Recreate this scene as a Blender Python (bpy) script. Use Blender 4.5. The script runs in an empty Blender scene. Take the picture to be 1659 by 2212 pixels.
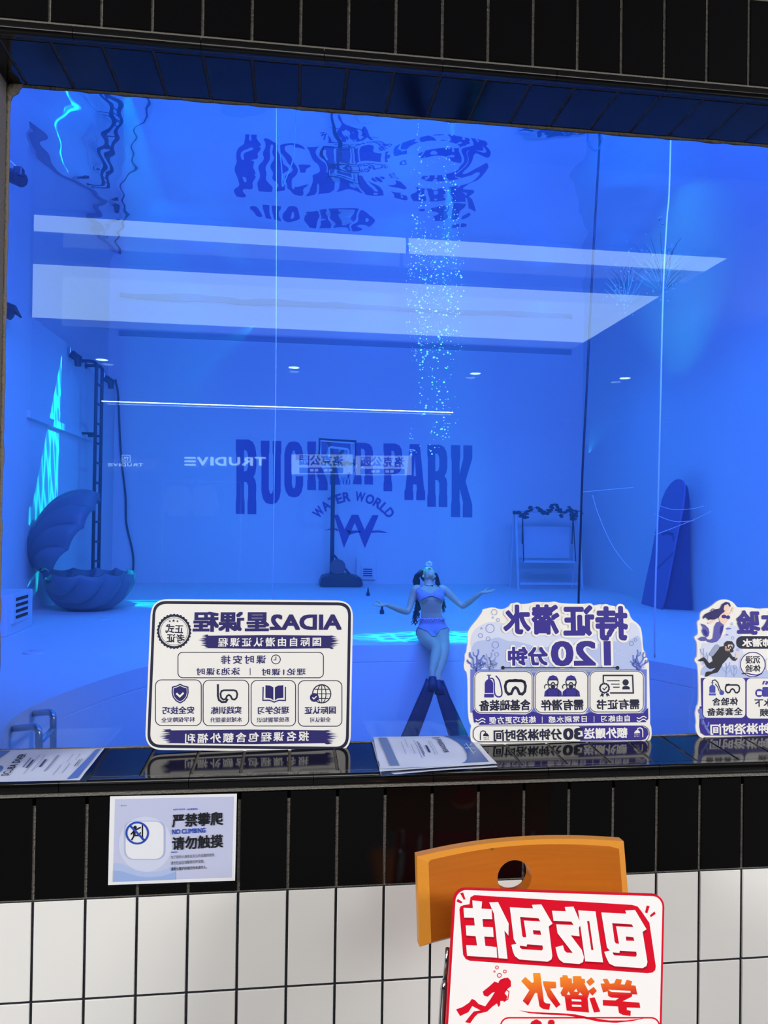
import bpy, bmesh, math, random
from mathutils import Vector, Matrix
random.seed(7)
PI = math.pi
SC = bpy.context.scene
COL = SC.collection

# ------------------------------------------------------------------ camera
FPX = 1602.2
CAM = Vector((0.5237, -1.6145, 1.4422))
def cam_axes(yaw=0.1209, pitch=0.0106, roll=0.0140):
    fw = Vector((math.sin(yaw) * math.cos(pitch), math.cos(yaw) * math.cos(pitch), math.sin(pitch)))
    rt = Vector((math.cos(yaw), -math.sin(yaw), 0)); up = rt.cross(fw)
    return rt * math.cos(roll) + up * math.sin(roll), -rt * math.sin(roll) + up * math.cos(roll), fw
RT, UP, FW = cam_axes()
cd = bpy.data.cameras.new('camera'); cam = bpy.data.objects.new('camera', cd); COL.objects.link(cam)
cam.matrix_world = Matrix(((RT.x, UP.x, -FW.x, CAM.x), (RT.y, UP.y, -FW.y, CAM.y), (RT.z, UP.z, -FW.z, CAM.z), (0, 0, 0, 1)))
cd.sensor_fit = 'VERTICAL'; cd.sensor_height = 36; cd.lens = FPX / 2212 * 36; cd.clip_start = 0.02; cd.clip_end = 100
SC.camera = cam

# ------------------------------------------------------------------ world, exposure, lamps
def lin(r, g, b):
    f = lambda c: (c / 12.92 if c <= .04045 else ((c + .055) / 1.055) ** 2.4)
    return (f(r / 255), f(g / 255), f(b / 255))
SC.view_settings.view_transform = 'Standard'; SC.view_settings.look = 'None'
SC.view_settings.exposure = 0.0; SC.view_settings.gamma = 1.0; SC.view_settings.use_curve_mapping = False
w = bpy.data.worlds.new('world'); SC.world = w; w.use_nodes = True
w.node_tree.nodes['Background'].inputs[0].default_value = (.01, .015, .03, 1); w.node_tree.nodes['Background'].inputs[1].default_value = .3
SC.cycles.max_bounces = 7; SC.cycles.diffuse_bounces = 3; SC.cycles.glossy_bounces = 4; SC.cycles.transparent_max_bounces = 12
SC.cycles.volume_bounces = 0; SC.cycles.caustics_reflective = False; SC.cycles.caustics_refractive = False
SC.cycles.sample_clamp_indirect = 4.0; SC.cycles.use_denoising = True

WATER_Z = 5.83; BACK_Y = 15.05; LEFT_X = -3.37; RIGHT_X = 7.2; LEDGE_Z = 4.38; CEIL_Z = 3.1
GLASS_Y = .19; GLASS_T = .12; LOBBY_BACK = -9.3

def area_lamp(name, loc, target, sx, sy, color, power):
    ld = bpy.data.lights.new(name, 'AREA'); ld.shape = 'RECTANGLE'; ld.size = sx; ld.size_y = sy; ld.color = color; ld.energy = power
    o = bpy.data.objects.new(name, ld); COL.objects.link(o); o.location = loc
    o.rotation_euler = (Vector(target) - Vector(loc)).to_track_quat('-Z', 'Y').to_euler(); return o
BLUE = (.043, .137, 1.0)
# added blue fill over the pool's near end, out of view above the lintel
area_lamp('pool_blue_fill', (1.9, 2.4, 5.35), (1.9, 13.0, 2.0), 7.5, 1.6, BLUE, 1120).data.spread = 2.3
def down_fill(loc, target, power, color, angle=2.2):  # added unseen spot, fills pool floor, pit and swimmer
    ld = bpy.data.lights.new('pool_down_fill', 'SPOT'); ld.spot_size = angle; ld.spot_blend = .9; ld.color = color; ld.energy = power; ld.shadow_soft_size = .02
    o = bpy.data.objects.new('pool_down_fill', ld); COL.objects.link(o); o.location = loc; o.rotation_euler = (Vector(target) - Vector(loc)).to_track_quat('-Z', 'Y').to_euler()
for x in (-1.2, 1.9, 5.0):
    down_fill((x, 8.2, 5.7), (x, 8.6, 0), 230, (.012, .27, 1.0)); down_fill((x, 11.6, 5.7), (x, 11.6, 0), 310, (.012, .22, 1.0))
down_fill((3.4, 4.0, 5.35), (.2, 4.6, -.8), 330, (.015, .24, 1.0), 1.1)
down_fill((3.6, 5.4, 5.5), (2.2, 7.0, .5), 330, (.0, .55, .85), .42)
# added fill lamps for the tiled wall, placed outside the mirrored view
area_lamp('hall_side_fill', (-3.0, -2.6, 3.05), (-.2, -.2, .6), 1.4, 2.2, (1, .985, .97), 345)
area_lamp('hall_side_fill', (5.2, -2.6, 3.05), (2, -.2, .6), 1.4, 2.2, (1, .985, .975), 455)

def gobo_spot(name, loc, target, angle, color, power, build):
    """an added spot lamp, its light masked and rippled by nodes"""
    ld = bpy.data.lights.new(name, 'SPOT'); ld.spot_size = angle; ld.spot_blend = .05; ld.color = (1, 1, 1); ld.energy = power; ld.shadow_soft_size = .01
    o = bpy.data.objects.new(name, ld); COL.objects.link(o); o.location = loc
    F = (Vector(target) - Vector(loc)).normalized(); o.rotation_euler = F.to_track_quat('-Z', 'Y').to_euler()
    A = F.cross(Vector((0, 0, 1))).normalized(); B = A.cross(F)
    ld.use_nodes = True; nt = ld.node_tree; nt.nodes.clear(); N = nt.nodes.new; L = nt.links.new
    geo = N('ShaderNodeNewGeometry')
    def dot(v):
        n = N('ShaderNodeVectorMath'); n.operation = 'DOT_PRODUCT'; L(geo.outputs['Incoming'], n.inputs[0]); n.inputs[1].default_value = v; return n.outputs['Value']
    def mth(op, a, b=None, clamp=False):
        n = N('ShaderNodeMath'); n.operation = op; n.use_clamp = clamp
        for k, x in enumerate((a, b)):
            if x is None: continue
            if isinstance(x, (int, float)): n.inputs[k].default_value = x
            else: L(x, n.inputs[k])
        return n.outputs[0]
    d = dot(F); u = mth('DIVIDE', dot(A), d); v = mth('DIVIDE', dot(B), d)
    s = build(nt, u, v, mth)
    em = N('ShaderNodeEmission'); em.inputs[0].default_value = (*color, 1); L(s, em.inputs[1])
    out = N('ShaderNodeOutputLight'); L(em.outputs[0], out.inputs[0]); return o

# ------------------------------------------------------------------ helpers
def ray(px, py): return FW + RT * ((px - 829.5) / FPX) - UP * ((py - 1106) / FPX)
def atY(px, py, Y): d = ray(px, py); return CAM + d * ((Y - CAM.y) / d.y)
def atZ(px, py, Z): d = ray(px, py); return CAM + d * ((Z - CAM.z) / d.z)
def atX(px, py, X): d = ray(px, py); return CAM + d * ((X - CAM.x) / d.x)
def behind(px, py, Y):            # a point in the hall on the plane y=Y that the window mirrors at this pixel
    p = atY(px, py, 2 * GLASS_Y - Y); return Vector((p.x, Y, p.z))

def mat(name, col, rough=.5, spec=.5, metal=0, bump=None, vary=None, trans=0, ior=1.5, coat=0):
    """procedural material; bump=(scale,strength), vary=(scale,amount)"""
    m = bpy.data.materials.new(name); m.use_nodes = True; nt = m.node_tree; b = nt.nodes['Principled BSDF']
    c = lin(*col)
    b.inputs['Base Color'].default_value = (*c, 1); b.inputs['Roughness'].default_value = rough
    b.inputs['Specular IOR Level'].default_value = spec; b.inputs['Metallic'].default_value = metal
    b.inputs['Transmission Weight'].default_value = trans; b.inputs['IOR'].default_value = ior; b.inputs['Coat Weight'].default_value = coat
    tc = None
    if bump or vary:
        tc = nt.nodes.new('ShaderNodeTexCoord')
    if bump:
        n = nt.nodes.new('ShaderNodeTexNoise'); n.inputs['Scale'].default_value = bump[0]; nt.links.new(tc.outputs['Object'], n.inputs['Vector'])
        bp = nt.nodes.new('ShaderNodeBump'); bp.inputs['Strength'].default_value = bump[1]; bp.inputs['Distance'].default_value = .01
        nt.links.new(n.outputs['Fac'], bp.inputs['Height']); nt.links.new(bp.outputs['Normal'], b.inputs['Normal'])
    if vary:
        n = nt.nodes.new('ShaderNodeTexNoise'); n.inputs['Scale'].default_value = vary[0]; n.inputs['Detail'].default_value = 4; nt.links.new(tc.outputs['Object'], n.inputs['Vector'])
        mx = nt.nodes.new('ShaderNodeMix'); mx.data_type = 'RGBA'
        mx.inputs['A'].default_value = (*[x * (1 - vary[1]) for x in c], 1); mx.inputs['B'].default_value = (*[min(1, x * (1 + vary[1])) for x in c], 1)
        nt.links.new(n.outputs['Fac'], mx.inputs['Factor']); nt.links.new(mx.outputs['Result'], b.inputs['Base Color'])
    return m
def emit(name, col, strength):
    m = bpy.data.materials.new(name); m.use_nodes = True; nt = m.node_tree; nt.nodes.clear()
    e = nt.nodes.new('ShaderNodeEmission'); e.inputs[0].default_value = (*col, 1); e.inputs[1].default_value = strength
    o = nt.nodes.new('ShaderNodeOutputMaterial'); nt.links.new(e.outputs[0], o.inputs[0]); return m

def empty(name, loc=(0, 0, 0)):
    o = bpy.data.objects.new(name, None); COL.objects.link(o); o.location = loc; o.empty_display_size = .05; return o
def tag(o, label, cat, group=None, kind=None):
    o['label'] = label; o['category'] = cat
    if group: o['group'] = group
    if kind: o['kind'] = kind
    return o
def structure(o, label=None):
    o['kind'] = 'structure'
    if label: o['label'] = label
    return o
def link(name, me, mats, parent=None, smooth=False):
    o = bpy.data.objects.new(name, me); COL.objects.link(o)
    for m in (mats if isinstance(mats, (list, tuple)) else [mats]): me.materials.append(m)
    if parent is not None:
        o.parent = parent
        off = parent.location + (parent.parent.location if parent.parent else Vector())
        if off.length > 0: me.transform(Matrix.Translation(-off))
    if smooth: me.polygons.foreach_set('use_smooth', [True] * len(me.polygons))
    me.update(); return o

class MB:
    """collects shapes in world coordinates; build() links them as one mesh object"""
    def __init__(s): s.v = []; s.f = []; s.m = []
    def add(s, vs, fs, mi=0):
        n = len(s.v); s.v += [tuple(v) for v in vs]; s.f += [tuple(i + n for i in f) for f in fs]; s.m += [mi] * len(fs); return s
    def box(s, a, b, mi=0):
        x0, y0, z0 = a; x1, y1, z1 = b
        return s.add([(x0, y0, z0), (x1, y0, z0), (x1, y1, z0), (x0, y1, z0), (x0, y0, z1), (x1, y0, z1), (x1, y1, z1), (x0, y1, z1)],
                     [(0, 3, 2, 1), (4, 5, 6, 7), (0, 1, 5, 4), (1, 2, 6, 5), (2, 3, 7, 6), (3, 0, 4, 7)], mi)
    def frame_box(s, o, ax, ay, az, mi=0):           # box from a corner and three edge vectors
        o, ax, ay, az = map(Vector, (o, ax, ay, az))
        return s.add([o, o + ax, o + ax + ay, o + ay, o + az, o + ax + az, o + ax + ay + az, o + ay + az],
                     [(0, 3, 2, 1), (4, 5, 6, 7), (0, 1, 5, 4), (1, 2, 6, 5), (2, 3, 7, 6), (3, 0, 4, 7)], mi)
    def quad(s, a, b, c, d, mi=0): return s.add([a, b, c, d], [(0, 1, 2, 3)], mi)
    def tube(s, path, r, n=8, mi=0, caps=True, closed=False):
        P = [Vector(p) for p in path]; k = len(P); R = r if isinstance(r, (list, tuple)) else [r] * k; vs = []; prev = None
        for i in range(k):
            t = (P[(i + 1) % k] - P[i - 1]) if closed else (P[min(i + 1, k - 1)] - P[max(i - 1, 0)])
            if t.length < 1e-9: t = Vector((0, 0, 1))
            t.normalize()
            if prev is None: a = t.cross(Vector((0, 0, 1)) if abs(t.z) < .9 else Vector((1, 0, 0))).normalized()
            else:
                a = prev - t * prev.dot(t); a = a.normalized() if a.length > 1e-6 else t.orthogonal().normalized()
            prev = a; b = t.cross(a)
            rr = R[i] if isinstance(R[i], (list, tuple)) else (R[i], R[i])
            for j in range(n):
                q = 2 * PI * j / n; vs.append(P[i] + a * (rr[0] * math.cos(q)) + b * (rr[1] * math.sin(q)))
        fs = []
        for i in range(k if closed else k - 1):
            for j in range(n): fs.append((i * n + j, i * n + (j + 1) % n, ((i + 1) % k) * n + (j + 1) % n, ((i + 1) % k) * n + j))
        if caps and not closed: fs += [tuple(range(n))[::-1], tuple((k - 1) * n + j for j in range(n))]
        return s.add(vs, fs, mi)
    def loft(s, rings, mi=0, caps=True):
        n = len(rings[0]); vs = [v for r in rings for v in r]; fs = []
        for i in range(len(rings) - 1):
            for j in range(n): fs.append((i * n + j, i * n + (j + 1) % n, (i + 1) * n + (j + 1) % n, (i + 1) * n + j))
        if caps: fs += [tuple(range(n))[::-1], tuple((len(rings) - 1) * n + j for j in range(n))]
        return s.add(vs, fs, mi)
    def ball(s, c, r, n=10, mi=0):
        c = Vector(c); r = (r, r, r) if isinstance(r, (int, float)) else r; rings = []
        for i in range(1, n):
            t = PI * i / n; rings.append([c + Vector((r[0] * math.sin(t) * math.cos(2 * PI * j / (2 * n)), r[1] * math.sin(t) * math.sin(2 * PI * j / (2 * n)), -r[2] * math.cos(t))) for j in range(2 * n)])
        return s.loft(rings, mi)
    def grid(s, fn, nu, nv, mi=0):
        vs = [fn(i / nu, j / nv) for i in range(nu + 1) for j in range(nv + 1)]
        return s.add(vs, [(i * (nv + 1) + j, (i + 1) * (nv + 1) + j, (i + 1) * (nv + 1) + j + 1, i * (nv + 1) + j + 1) for i in range(nu) for j in range(nv)], mi)
    def mesh(s, name):
        me = bpy.data.meshes.new(name); me.from_pydata(s.v, [], s.f)
        me.polygons.foreach_set('material_index', s.m); me.update(); return me
    def build(s, name, mats, parent=None, smooth=False, fix=True):
        me = s.mesh(name)
        if fix:
            bm = bmesh.new(); bm.from_mesh(me); bmesh.ops.recalc_face_normals(bm, faces=bm.faces[:]); bm.to_mesh(me); bm.free()
        return link(name, me, mats, parent, smooth)
def bevel(o, w, seg=2):
    md = o.modifiers.new('bevel', 'BEVEL'); md.width = w; md.segments = seg; md.limit_method = 'ANGLE'; return o
def solid(o, t, off=0):
    md = o.modifiers.new('solid', 'SOLIDIFY'); md.thickness = t; md.offset = off; return o
def copy_tree(o, parent=None):
    c = o.copy(); COL.objects.link(c); c.parent = parent
    for ch in o.children: copy_tree(ch, c)
    return c
def smoothstep(t): t = max(0, min(1, t)); return t * t * (3 - 2 * t)
def spline(pts, n=6):
    """Catmull-Rom through the points"""
    P = [Vector(p) for p in pts]; out = []
    for i in range(len(P) - 1):
        a, b, c, d = P[max(i - 1, 0)], P[i], P[i + 1], P[min(i + 2, len(P) - 1)]
        for k in range(n):
            t = k / n; out.append(.5 * (2 * b + (c - a) * t + (2 * a - 5 * b + 4 * c - d) * t * t + (3 * b - a - 3 * c + d) * t ** 3))
    return out + [P[-1]]

def chaikin(lp, it=2):
    for _ in range(it):
        o = []
        for i in range(len(lp)):
            a, b = lp[i], lp[(i + 1) % len(lp)]; o += [(a[0] * .75 + b[0] * .25, a[1] * .75 + b[1] * .25), (a[0] * .25 + b[0] * .75, a[1] * .25 + b[1] * .75)]
        lp = o
    return lp
def soft(pts, n=4): return [(q.x, q.y) for q in spline([(x, y, 0) for x, y in pts], n)]

def flat(loops, depth=0.0, offset=0.0, bev=0.0):
    """filled 2D outline(s) (holes allowed) -> mesh in xy, front at +z"""
    cu = bpy.data.curves.new('outline', 'CURVE'); cu.dimensions = '2D'; cu.fill_mode = 'BOTH' if True else 'FRONT'
    cu.extrude = depth / 2; cu.offset = offset; cu.bevel_depth = bev
    for lp in loops:
        sp = cu.splines.new('POLY'); sp.points.add(len(lp) - 1); sp.use_cyclic_u = True
        for p, q in zip(sp.points, lp): p.co = (q[0], q[1], 0, 1)
    ob = bpy.data.objects.new('outline', cu); me = bpy.data.meshes.new_from_object(ob)
    bpy.data.objects.remove(ob); bpy.data.curves.remove(cu); return me
def text_mesh(body, bold=0.0, spacing=1.0):
    """lettering; heavier weights are drawn as closely overlapping strokes"""
    cu = bpy.data.curves.new('text', 'FONT'); cu.body = body; cu.size = 1; cu.space_character = spacing; cu.resolution_u = 3; cu.fill_mode = 'FRONT'
    ob = bpy.data.objects.new('text', cu); me = bpy.data.meshes.new_from_object(ob)
    bpy.data.objects.remove(ob); bpy.data.curves.remove(cu)
    if bold > .007:
        v = [p.co.to_2d() for p in me.vertices]; f = [tuple(p.vertices) for p in me.polygons]; bpy.data.meshes.remove(me); V = []; F = []
        dirs = [(-1, -1), (1, 1), (-1, 1), (1, -1), (-1, 0), (1, 0), (0, 1), (0, -1)]; rings = [bold] if bold < .05 else [bold * .5, bold]
        if bold > .04: dirs = [(math.cos(PI * k / 8), math.sin(PI * k / 8)) for k in range(16)]
        for r in rings:
            for a, b in dirs: z = len(V) / len(v) * .8e-5; F += [tuple(i + len(V) for i in q) for q in f]; V += [(p.x + a * r, p.y + b * r, z) for p in v]
        me = bpy.data.meshes.new('text'); me.from_pydata(V, [], F); me.update()
    return me
def bounds(me):
    xs = [v.co.x for v in me.vertices]; ys = [v.co.y for v in me.vertices]; return min(xs), max(xs), min(ys), max(ys)

class Sheet:
    """a flat printed surface standing in the room: origin, unit axes u (across), v (up), n (towards the hall)"""
    def __init__(s, o, u, v, px=lambda x, y: (x, y), root=None, mirror=False):
        s.o = Vector(o); s.u = Vector(u).normalized(); s.v = Vector(v).normalized(); s.n = s.u.cross(s.v).normalized(); s.px = px; s.root = root; s.mirror = mirror; s.step = .0003
    def loc(s, x, y):                       # artwork point -> (u,v) on the sheet
        d = ray(*s.px(x, y)); t = (s.o - CAM).dot(s.n) / d.dot(s.n); p = CAM + d * t - s.o; return (p.dot(s.u), p.dot(s.v))
    def world(s, a, b, layer=0): return s.o + s.u * a + s.v * b + s.n * (layer * s.step)
    def M(s, layer):
        o = s.o + s.n * (layer * s.step); return Matrix(((s.u.x, s.v.x, s.n.x, o.x), (s.u.y, s.v.y, s.n.y, o.y), (s.u.z, s.v.z, s.n.z, o.z), (0, 0, 0, 1)))
    def put(s, name, me, m, layer, parent=None):
        me.transform(s.M(layer)); return link(name, me, m, parent or s.root)
    def shape(s, name, loops, m, layer=1, parent=None, raw=False, offset=0):
        L = [[p if raw else s.loc(*p) for p in lp] for lp in loops]; return s.put(name, flat(L, 0, offset), m, layer, parent)
    def join(s, name, meshes, m, layer=1, parent=None):
        bm = bmesh.new()
        for me in meshes: bm.from_mesh(me); bpy.data.meshes.remove(me)
        me = bpy.data.meshes.new(name); bm.to_mesh(me); bm.free(); return s.put(name, me, m, layer, parent)
    def fl(s, *loops, offset=0): return flat([[s.loc(*p) for p in lp] for lp in loops], 0, offset)
    def txt(s, body, x0, y0, x1, y1, bold=.0, spacing=1.0, rot=0):
        """lettering fitted to an artwork box"""
        me = text_mesh(body, bold, spacing); a0, a1, b0, b1 = bounds(me)
        cx, cy = s.loc((x0 + x1) / 2, (y0 + y1) / 2); l = s.loc(x0, (y0 + y1) / 2); r = s.loc(x1, (y0 + y1) / 2); t = s.loc((x0 + x1) / 2, y0); b = s.loc((x0 + x1) / 2, y1)
        W = abs(r[0] - l[0]); H = abs(t[1] - b[1]); sx = W / (a1 - a0) * (-1 if s.mirror else 1); sy = H / (b1 - b0)
        c, q = math.cos(rot), math.sin(rot)
        for vt in me.vertices:
            x = (vt.co.x - (a0 + a1) / 2) * sx; y = (vt.co.y - (b0 + b1) / 2) * sy
            vt.co = (cx + x * c - y * q, cy + x * q + y * c, vt.co.z)
        if s.mirror: me.flip_normals()
        return me
    def line(s, pts, wpx, closed=False):
        """a stroke of constant width (artwork units) as a flat ribbon"""
        P = [Vector(s.loc(*p)).to_2d() for p in pts]; a = s.loc(*pts[0]); b = s.loc(pts[0][0] + wpx, pts[0][1]); hw = abs(b[0] - a[0]) / 2
        return ribbon(P, hw, closed)
def ribbon(P, hw, closed=False):
    k = len(P); vs = []
    for i in range(k):
        if closed: t0 = (P[i] - P[i - 1]); t1 = (P[(i + 1) % k] - P[i])
        else: t0 = P[i] - P[max(i - 1, 0)]; t1 = P[min(i + 1, k - 1)] - P[i]
        if t0.length < 1e-9: t0 = t1
        if t1.length < 1e-9: t1 = t0
        t0 = t0.normalized(); t1 = t1.normalized(); n = Vector((-(t0 + t1).y, (t0 + t1).x)); n = n.normalized() if n.length > 1e-6 else Vector((-t0.y, t0.x))
        sc = 1 / max(.4, n.dot(Vector((-t0.y, t0.x)))); vs += [(P[i] + n * hw * sc).to_3d(), (P[i] - n * hw * sc).to_3d()]
    fs = [(2 * i, 2 * i + 1, (2 * i + 3) % (2 * k), (2 * i + 2) % (2 * k)) for i in range(k if closed else k - 1)]
    me = bpy.data.meshes.new('stroke'); me.from_pydata([tuple(v) for v in vs], [], fs)
    bm = bmesh.new(); bm.from_mesh(me)
    for f in bm.faces:
        f.normal_update()
        if f.normal.z < 0: f.normal_flip()
    bm.to_mesh(me); bm.free(); return me
def circ(cx, cy, r, n=28, ry=None, a0=0, a1=2 * PI):
    full = abs(a1 - a0 - 2 * PI) < 1e-6; m = n if full else n + 1
    return [(cx + r * math.cos(a0 + (a1 - a0) * i / n), cy + (ry or r) * math.sin(a0 + (a1 - a0) * i / n)) for i in range(m)]
def rrect(x0, y0, x1, y1, r, n=6):
    P = []
    for (cx, cy, a) in ((x1 - r, y0 + r, -PI / 2), (x1 - r, y1 - r, 0), (x0 + r, y1 - r, PI / 2), (x0 + r, y0 + r, PI)):
        P += [(cx + r * math.cos(a + PI / 2 * i / n), cy + r * math.sin(a + PI / 2 * i / n)) for i in range(n + 1)]
    return P

# ------------------------------------------------------------------ materials of the shell
M_WHITE = mat('white_glazed_tile', (232, 231, 228), .22, .45, vary=(2.5, .03))
M_BLACK = mat('black_glazed_tile', (6, 6, 7), .09, .40, bump=(9, .012))
M_GROUTD = mat('dark_grout', (38, 40, 46), .85, .2, bump=(220, .6))
M_GROUTG = mat('grey_grout', (112, 108, 102), .85, .2, bump=(220, .6))
M_NOSE = mat('black_glazed_nosing', (10, 10, 11), .09, .8, bump=(30, .02))
M_SEAL = mat('grey_sealant', (128, 120, 108), .7, .2, bump=(120, .5))
M_POOL = mat('white_pool_paint', (226, 232, 238), .7, .2, bump=(3, .05), vary=(.8, .03))
M_POOLF = mat('white_pool_floor_paint', (232, 236, 240), .6, .3, bump=(2, .08), vary=(.6, .05))
M_HALL = mat('white_hall_plaster', (150, 150, 152), .8, .2, bump=(60, .03))
M_HALLF = mat('grey_hall_floor', (64, 64, 66), .35, .4, bump=(4, .03), vary=(1, .06))
M_HALLW = mat('dark_hall_wall', (40, 42, 50), .7, .2, bump=(40, .03))

# ------------------------------------------------------------------ the tiled wall round the window
T = .1045; G = .0022
Z_SILL0, Z_SILL1, Z_TOP = .8918, .8998, 2.4386
OPEN_L, OPEN_R = -.150, 2.72
def tiles(mb, x0, x1, z0, z1, mi, y=0.0):
    """one glazed tile, proud of the grout, edges eased"""
    e = .0016; a, b, c, d = x0 + G, x1 - G, z0 + G, z1 - G
    mb.add([(a, y + .004, c), (b, y + .004, c), (b, y + .004, d), (a, y + .004, d), (a + e, y, c + e), (b - e, y, c + e), (b - e, y, d - e), (a + e, y, d - e)],
           [(4, 5, 6, 7), (0, 1, 5, 4), (1, 2, 6, 5), (2, 3, 7, 6), (3, 0, 4, 7)], mi)
mb = MB()
for i in range(-16, 34):
    z = .6441
    while z > .0: tiles(mb, i * T, (i + 1) * T, max(z - .2075, .0), z, 1); z -= .2075
    tiles(mb, i * T, (i + 1) * T, .6441, .8593, 2)
mb.box((-16 * T, .003, 0), (34 * T, .12, .6441), 0); mb.box((-16 * T, .003, .6441), (34 * T, .12, .886), 3); mb.box((-16 * T, -.0004, .8585), (34 * T, .01, .8668), 3)
structure(mb.build('wall_window_lower', [M_GROUTD, M_WHITE, M_BLACK, M_GROUTG]), 'white tiled wall with one black tile row under the window sill')
mb = MB()
for i in range(-16, 34):
    for z in (2.472, 2.6795, 2.887): tiles(mb, i * T, (i + 1) * T, z, min(z + .2075, 3.1), 2)
mb.box((-16 * T, .003, 2.444), (34 * T, .188, 3.1), 3)
structure(mb.build('wall_window_upper', [M_GROUTD, M_WHITE, M_BLACK, M_GROUTG]), 'black tiled wall above the pool window')
mb = MB()
for (xa, xb, i0, i1) in ((-16 * T, OPEN_L, -16, -2), (OPEN_R, 34 * T, 26, 34)):
    for i in range(i0, i1):
        for k in range(8): tiles(mb, i * T, (i + 1) * T, .8593 + .2016 * k, .8593 + .2016 * (k + 1), 2)
    mb.box((xa, .003, .886), (xb, .188, 2.444), 3)
structure(mb.build('wall_window_side', [M_GROUTD, M_WHITE, M_BLACK, M_GROUTG]), 'black tiled wall beside the pool window')
# tiled reveal: sill, head and jamb
def lay(mb, o, ax, ay, n, mi):
    o, ax, ay, n = map(Vector, (o, ax, ay, n)); e = .0016; a = ax.normalized(); b = ay.normalized()
    lo = [o + a * G + b * G, o + ax - a * G + b * G, o + ax - a * G + ay - b * G, o + ay + a * G - b * G]
    hi = [lo[0] + (a + b) * e, lo[1] + (b - a) * e, lo[2] - (a + b) * e, lo[3] + (a - b) * e]
    mb.add(lo + [h + n for h in hi], [(4, 5, 6, 7), (0, 1, 5, 4), (1, 2, 6, 5), (2, 3, 7, 6), (3, 0, 4, 7)], mi)
mb = MB(); sl = Vector((0, GLASS_Y - .0137, Z_SILL1 - Z_SILL0))
for i in range(-2, 27):
    x0 = max(i * T, OPEN_L); x1 = min((i + 1) * T, OPEN_R)
    if x1 - x0 > .01: lay(mb, (x0, .0137, Z_SILL0 - .0028), (x1 - x0, 0, 0), sl, (0, -.0002, .0028), 1)
mb.add([(OPEN_L, .003, Z_SILL0 - .0028), (OPEN_R, .003, Z_SILL0 - .0028), (OPEN_R, GLASS_Y, Z_SILL1 - .0023), (OPEN_L, GLASS_Y, Z_SILL1 - .0023), (OPEN_L, .003, .84), (OPEN_R, .003, .84), (OPEN_R, GLASS_Y, .84), (OPEN_L, GLASS_Y, .84), (OPEN_R, GLASS_Y, .9), (OPEN_L, GLASS_Y, .9)],
       [(0, 1, 2, 3), (4, 7, 6, 5), (0, 4, 5, 1), (3, 2, 8, 9), (9, 8, 6, 7), (0, 3, 9, 7, 4), (1, 5, 6, 8, 2)], 0)
structure(mb.build('trim_1', [M_GROUTG, M_BLACK]), 'black tiled sill of the pool window')
mb = MB()
for i in range(-2, 27):
    x0 = max(i * T, OPEN_L); x1 = min((i + 1) * T, OPEN_R)
    if x1 - x0 > .01: lay(mb, (x0, .0137, Z_TOP + .003), (x1 - x0, 0, 0), (0, GLASS_Y - .0137, 0), (0, 0, -.0028), 1)
mb.box((OPEN_L, .003, Z_TOP + .0015), (OPEN_R, GLASS_Y, 2.46), 0)
structure(mb.build('trim_2', [M_GROUTG, M_BLACK]), 'black tiled head of the window recess')
mb = MB()
for k in range(8): lay(mb, (OPEN_L - .003, .0137, .8593 + .2016 * k), (0, GLASS_Y - .0137, 0), (0, 0, .2016), (.0028, 0, 0), 1)
structure(mb.build('trim_3', [M_GROUTG, M_BLACK]), 'black tiled jamb of the window recess')
# rounded nosings, laid in 26 cm lengths
def nosing(name, prof, label):
    mb = MB(); x = OPEN_L + .2 - .262 * 6
    while x < 3.4:
        a, b = x + .0007, x + .2613; mb.loft([[(q, y, z) for (y, z) in prof] for q in (a, b)]); x += .262
    o = mb.build(name, M_NOSE, smooth=True); o.data.set_sharp_from_angle(angle=math.radians(50)); return structure(o, label)
lo = [(.006, .866)] + [(-.0008 - .0075 * math.sin(PI * k / 24) ** .8, .8665 + .0258 * (1 - math.cos(PI * k / 24)) / 2) for k in range(25)] + [(.0128, .8928), (.0128, .866)]
nosing('trim_4', lo, 'rounded black nosing along the sill front')
hi = [(.006, 2.467)] + [(-.0008 - .009 * math.sin(PI * k / 24) ** .8, 2.467 - .0265 * (1 - math.cos(PI * k / 24)) / 2) for k in range(25)] + [(.0128, 2.4395), (.0128, 2.467)]
nosing('trim_5', hi, 'rounded black nosing along the window head')
# sealant bead round the acrylic
mb = MB(); rnd = random.Random(3)
def bead(a, b, r, n):
    P = [Vector(a).lerp(Vector(b), i / n) for i in range(n + 1)]; mb.tube(P, [r * rnd.uniform(.7, 1.25) for _ in P], 6)
bead((OPEN_L, GLASS_Y - .001, Z_TOP + .001), (OPEN_R, GLASS_Y - .001, Z_TOP + .001), .0052, 110)
bead((OPEN_L, GLASS_Y - .001, Z_SILL1 + .001), (OPEN_R, GLASS_Y - .001, Z_SILL1 + .001), .0022, 110)
bead((OPEN_L + .002, GLASS_Y - .001, Z_SILL1), (OPEN_L + .002, GLASS_Y - .001, Z_TOP), .0055, 60)
P = [(OPEN_L, GLASS_Y - .008, Z_TOP), (OPEN_L + .036, GLASS_Y - .008, Z_TOP), (OPEN_L + .028, GLASS_Y - .006, Z_TOP - .008), (OPEN_L + .024, GLASS_Y - .006, Z_TOP - .018), (OPEN_L + .012, GLASS_Y - .006, Z_TOP - .026), (OPEN_L + .008, GLASS_Y - .006, Z_TOP - .036), (OPEN_L, GLASS_Y - .008, Z_TOP - .045)]
mb.loft([[Vector(p) for p in P], [Vector(p) + Vector((0, .0075, 0)) for p in P]])
structure(mb.build('trim_6', M_SEAL, smooth=True), 'grey sealant round the acrylic pane')

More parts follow.
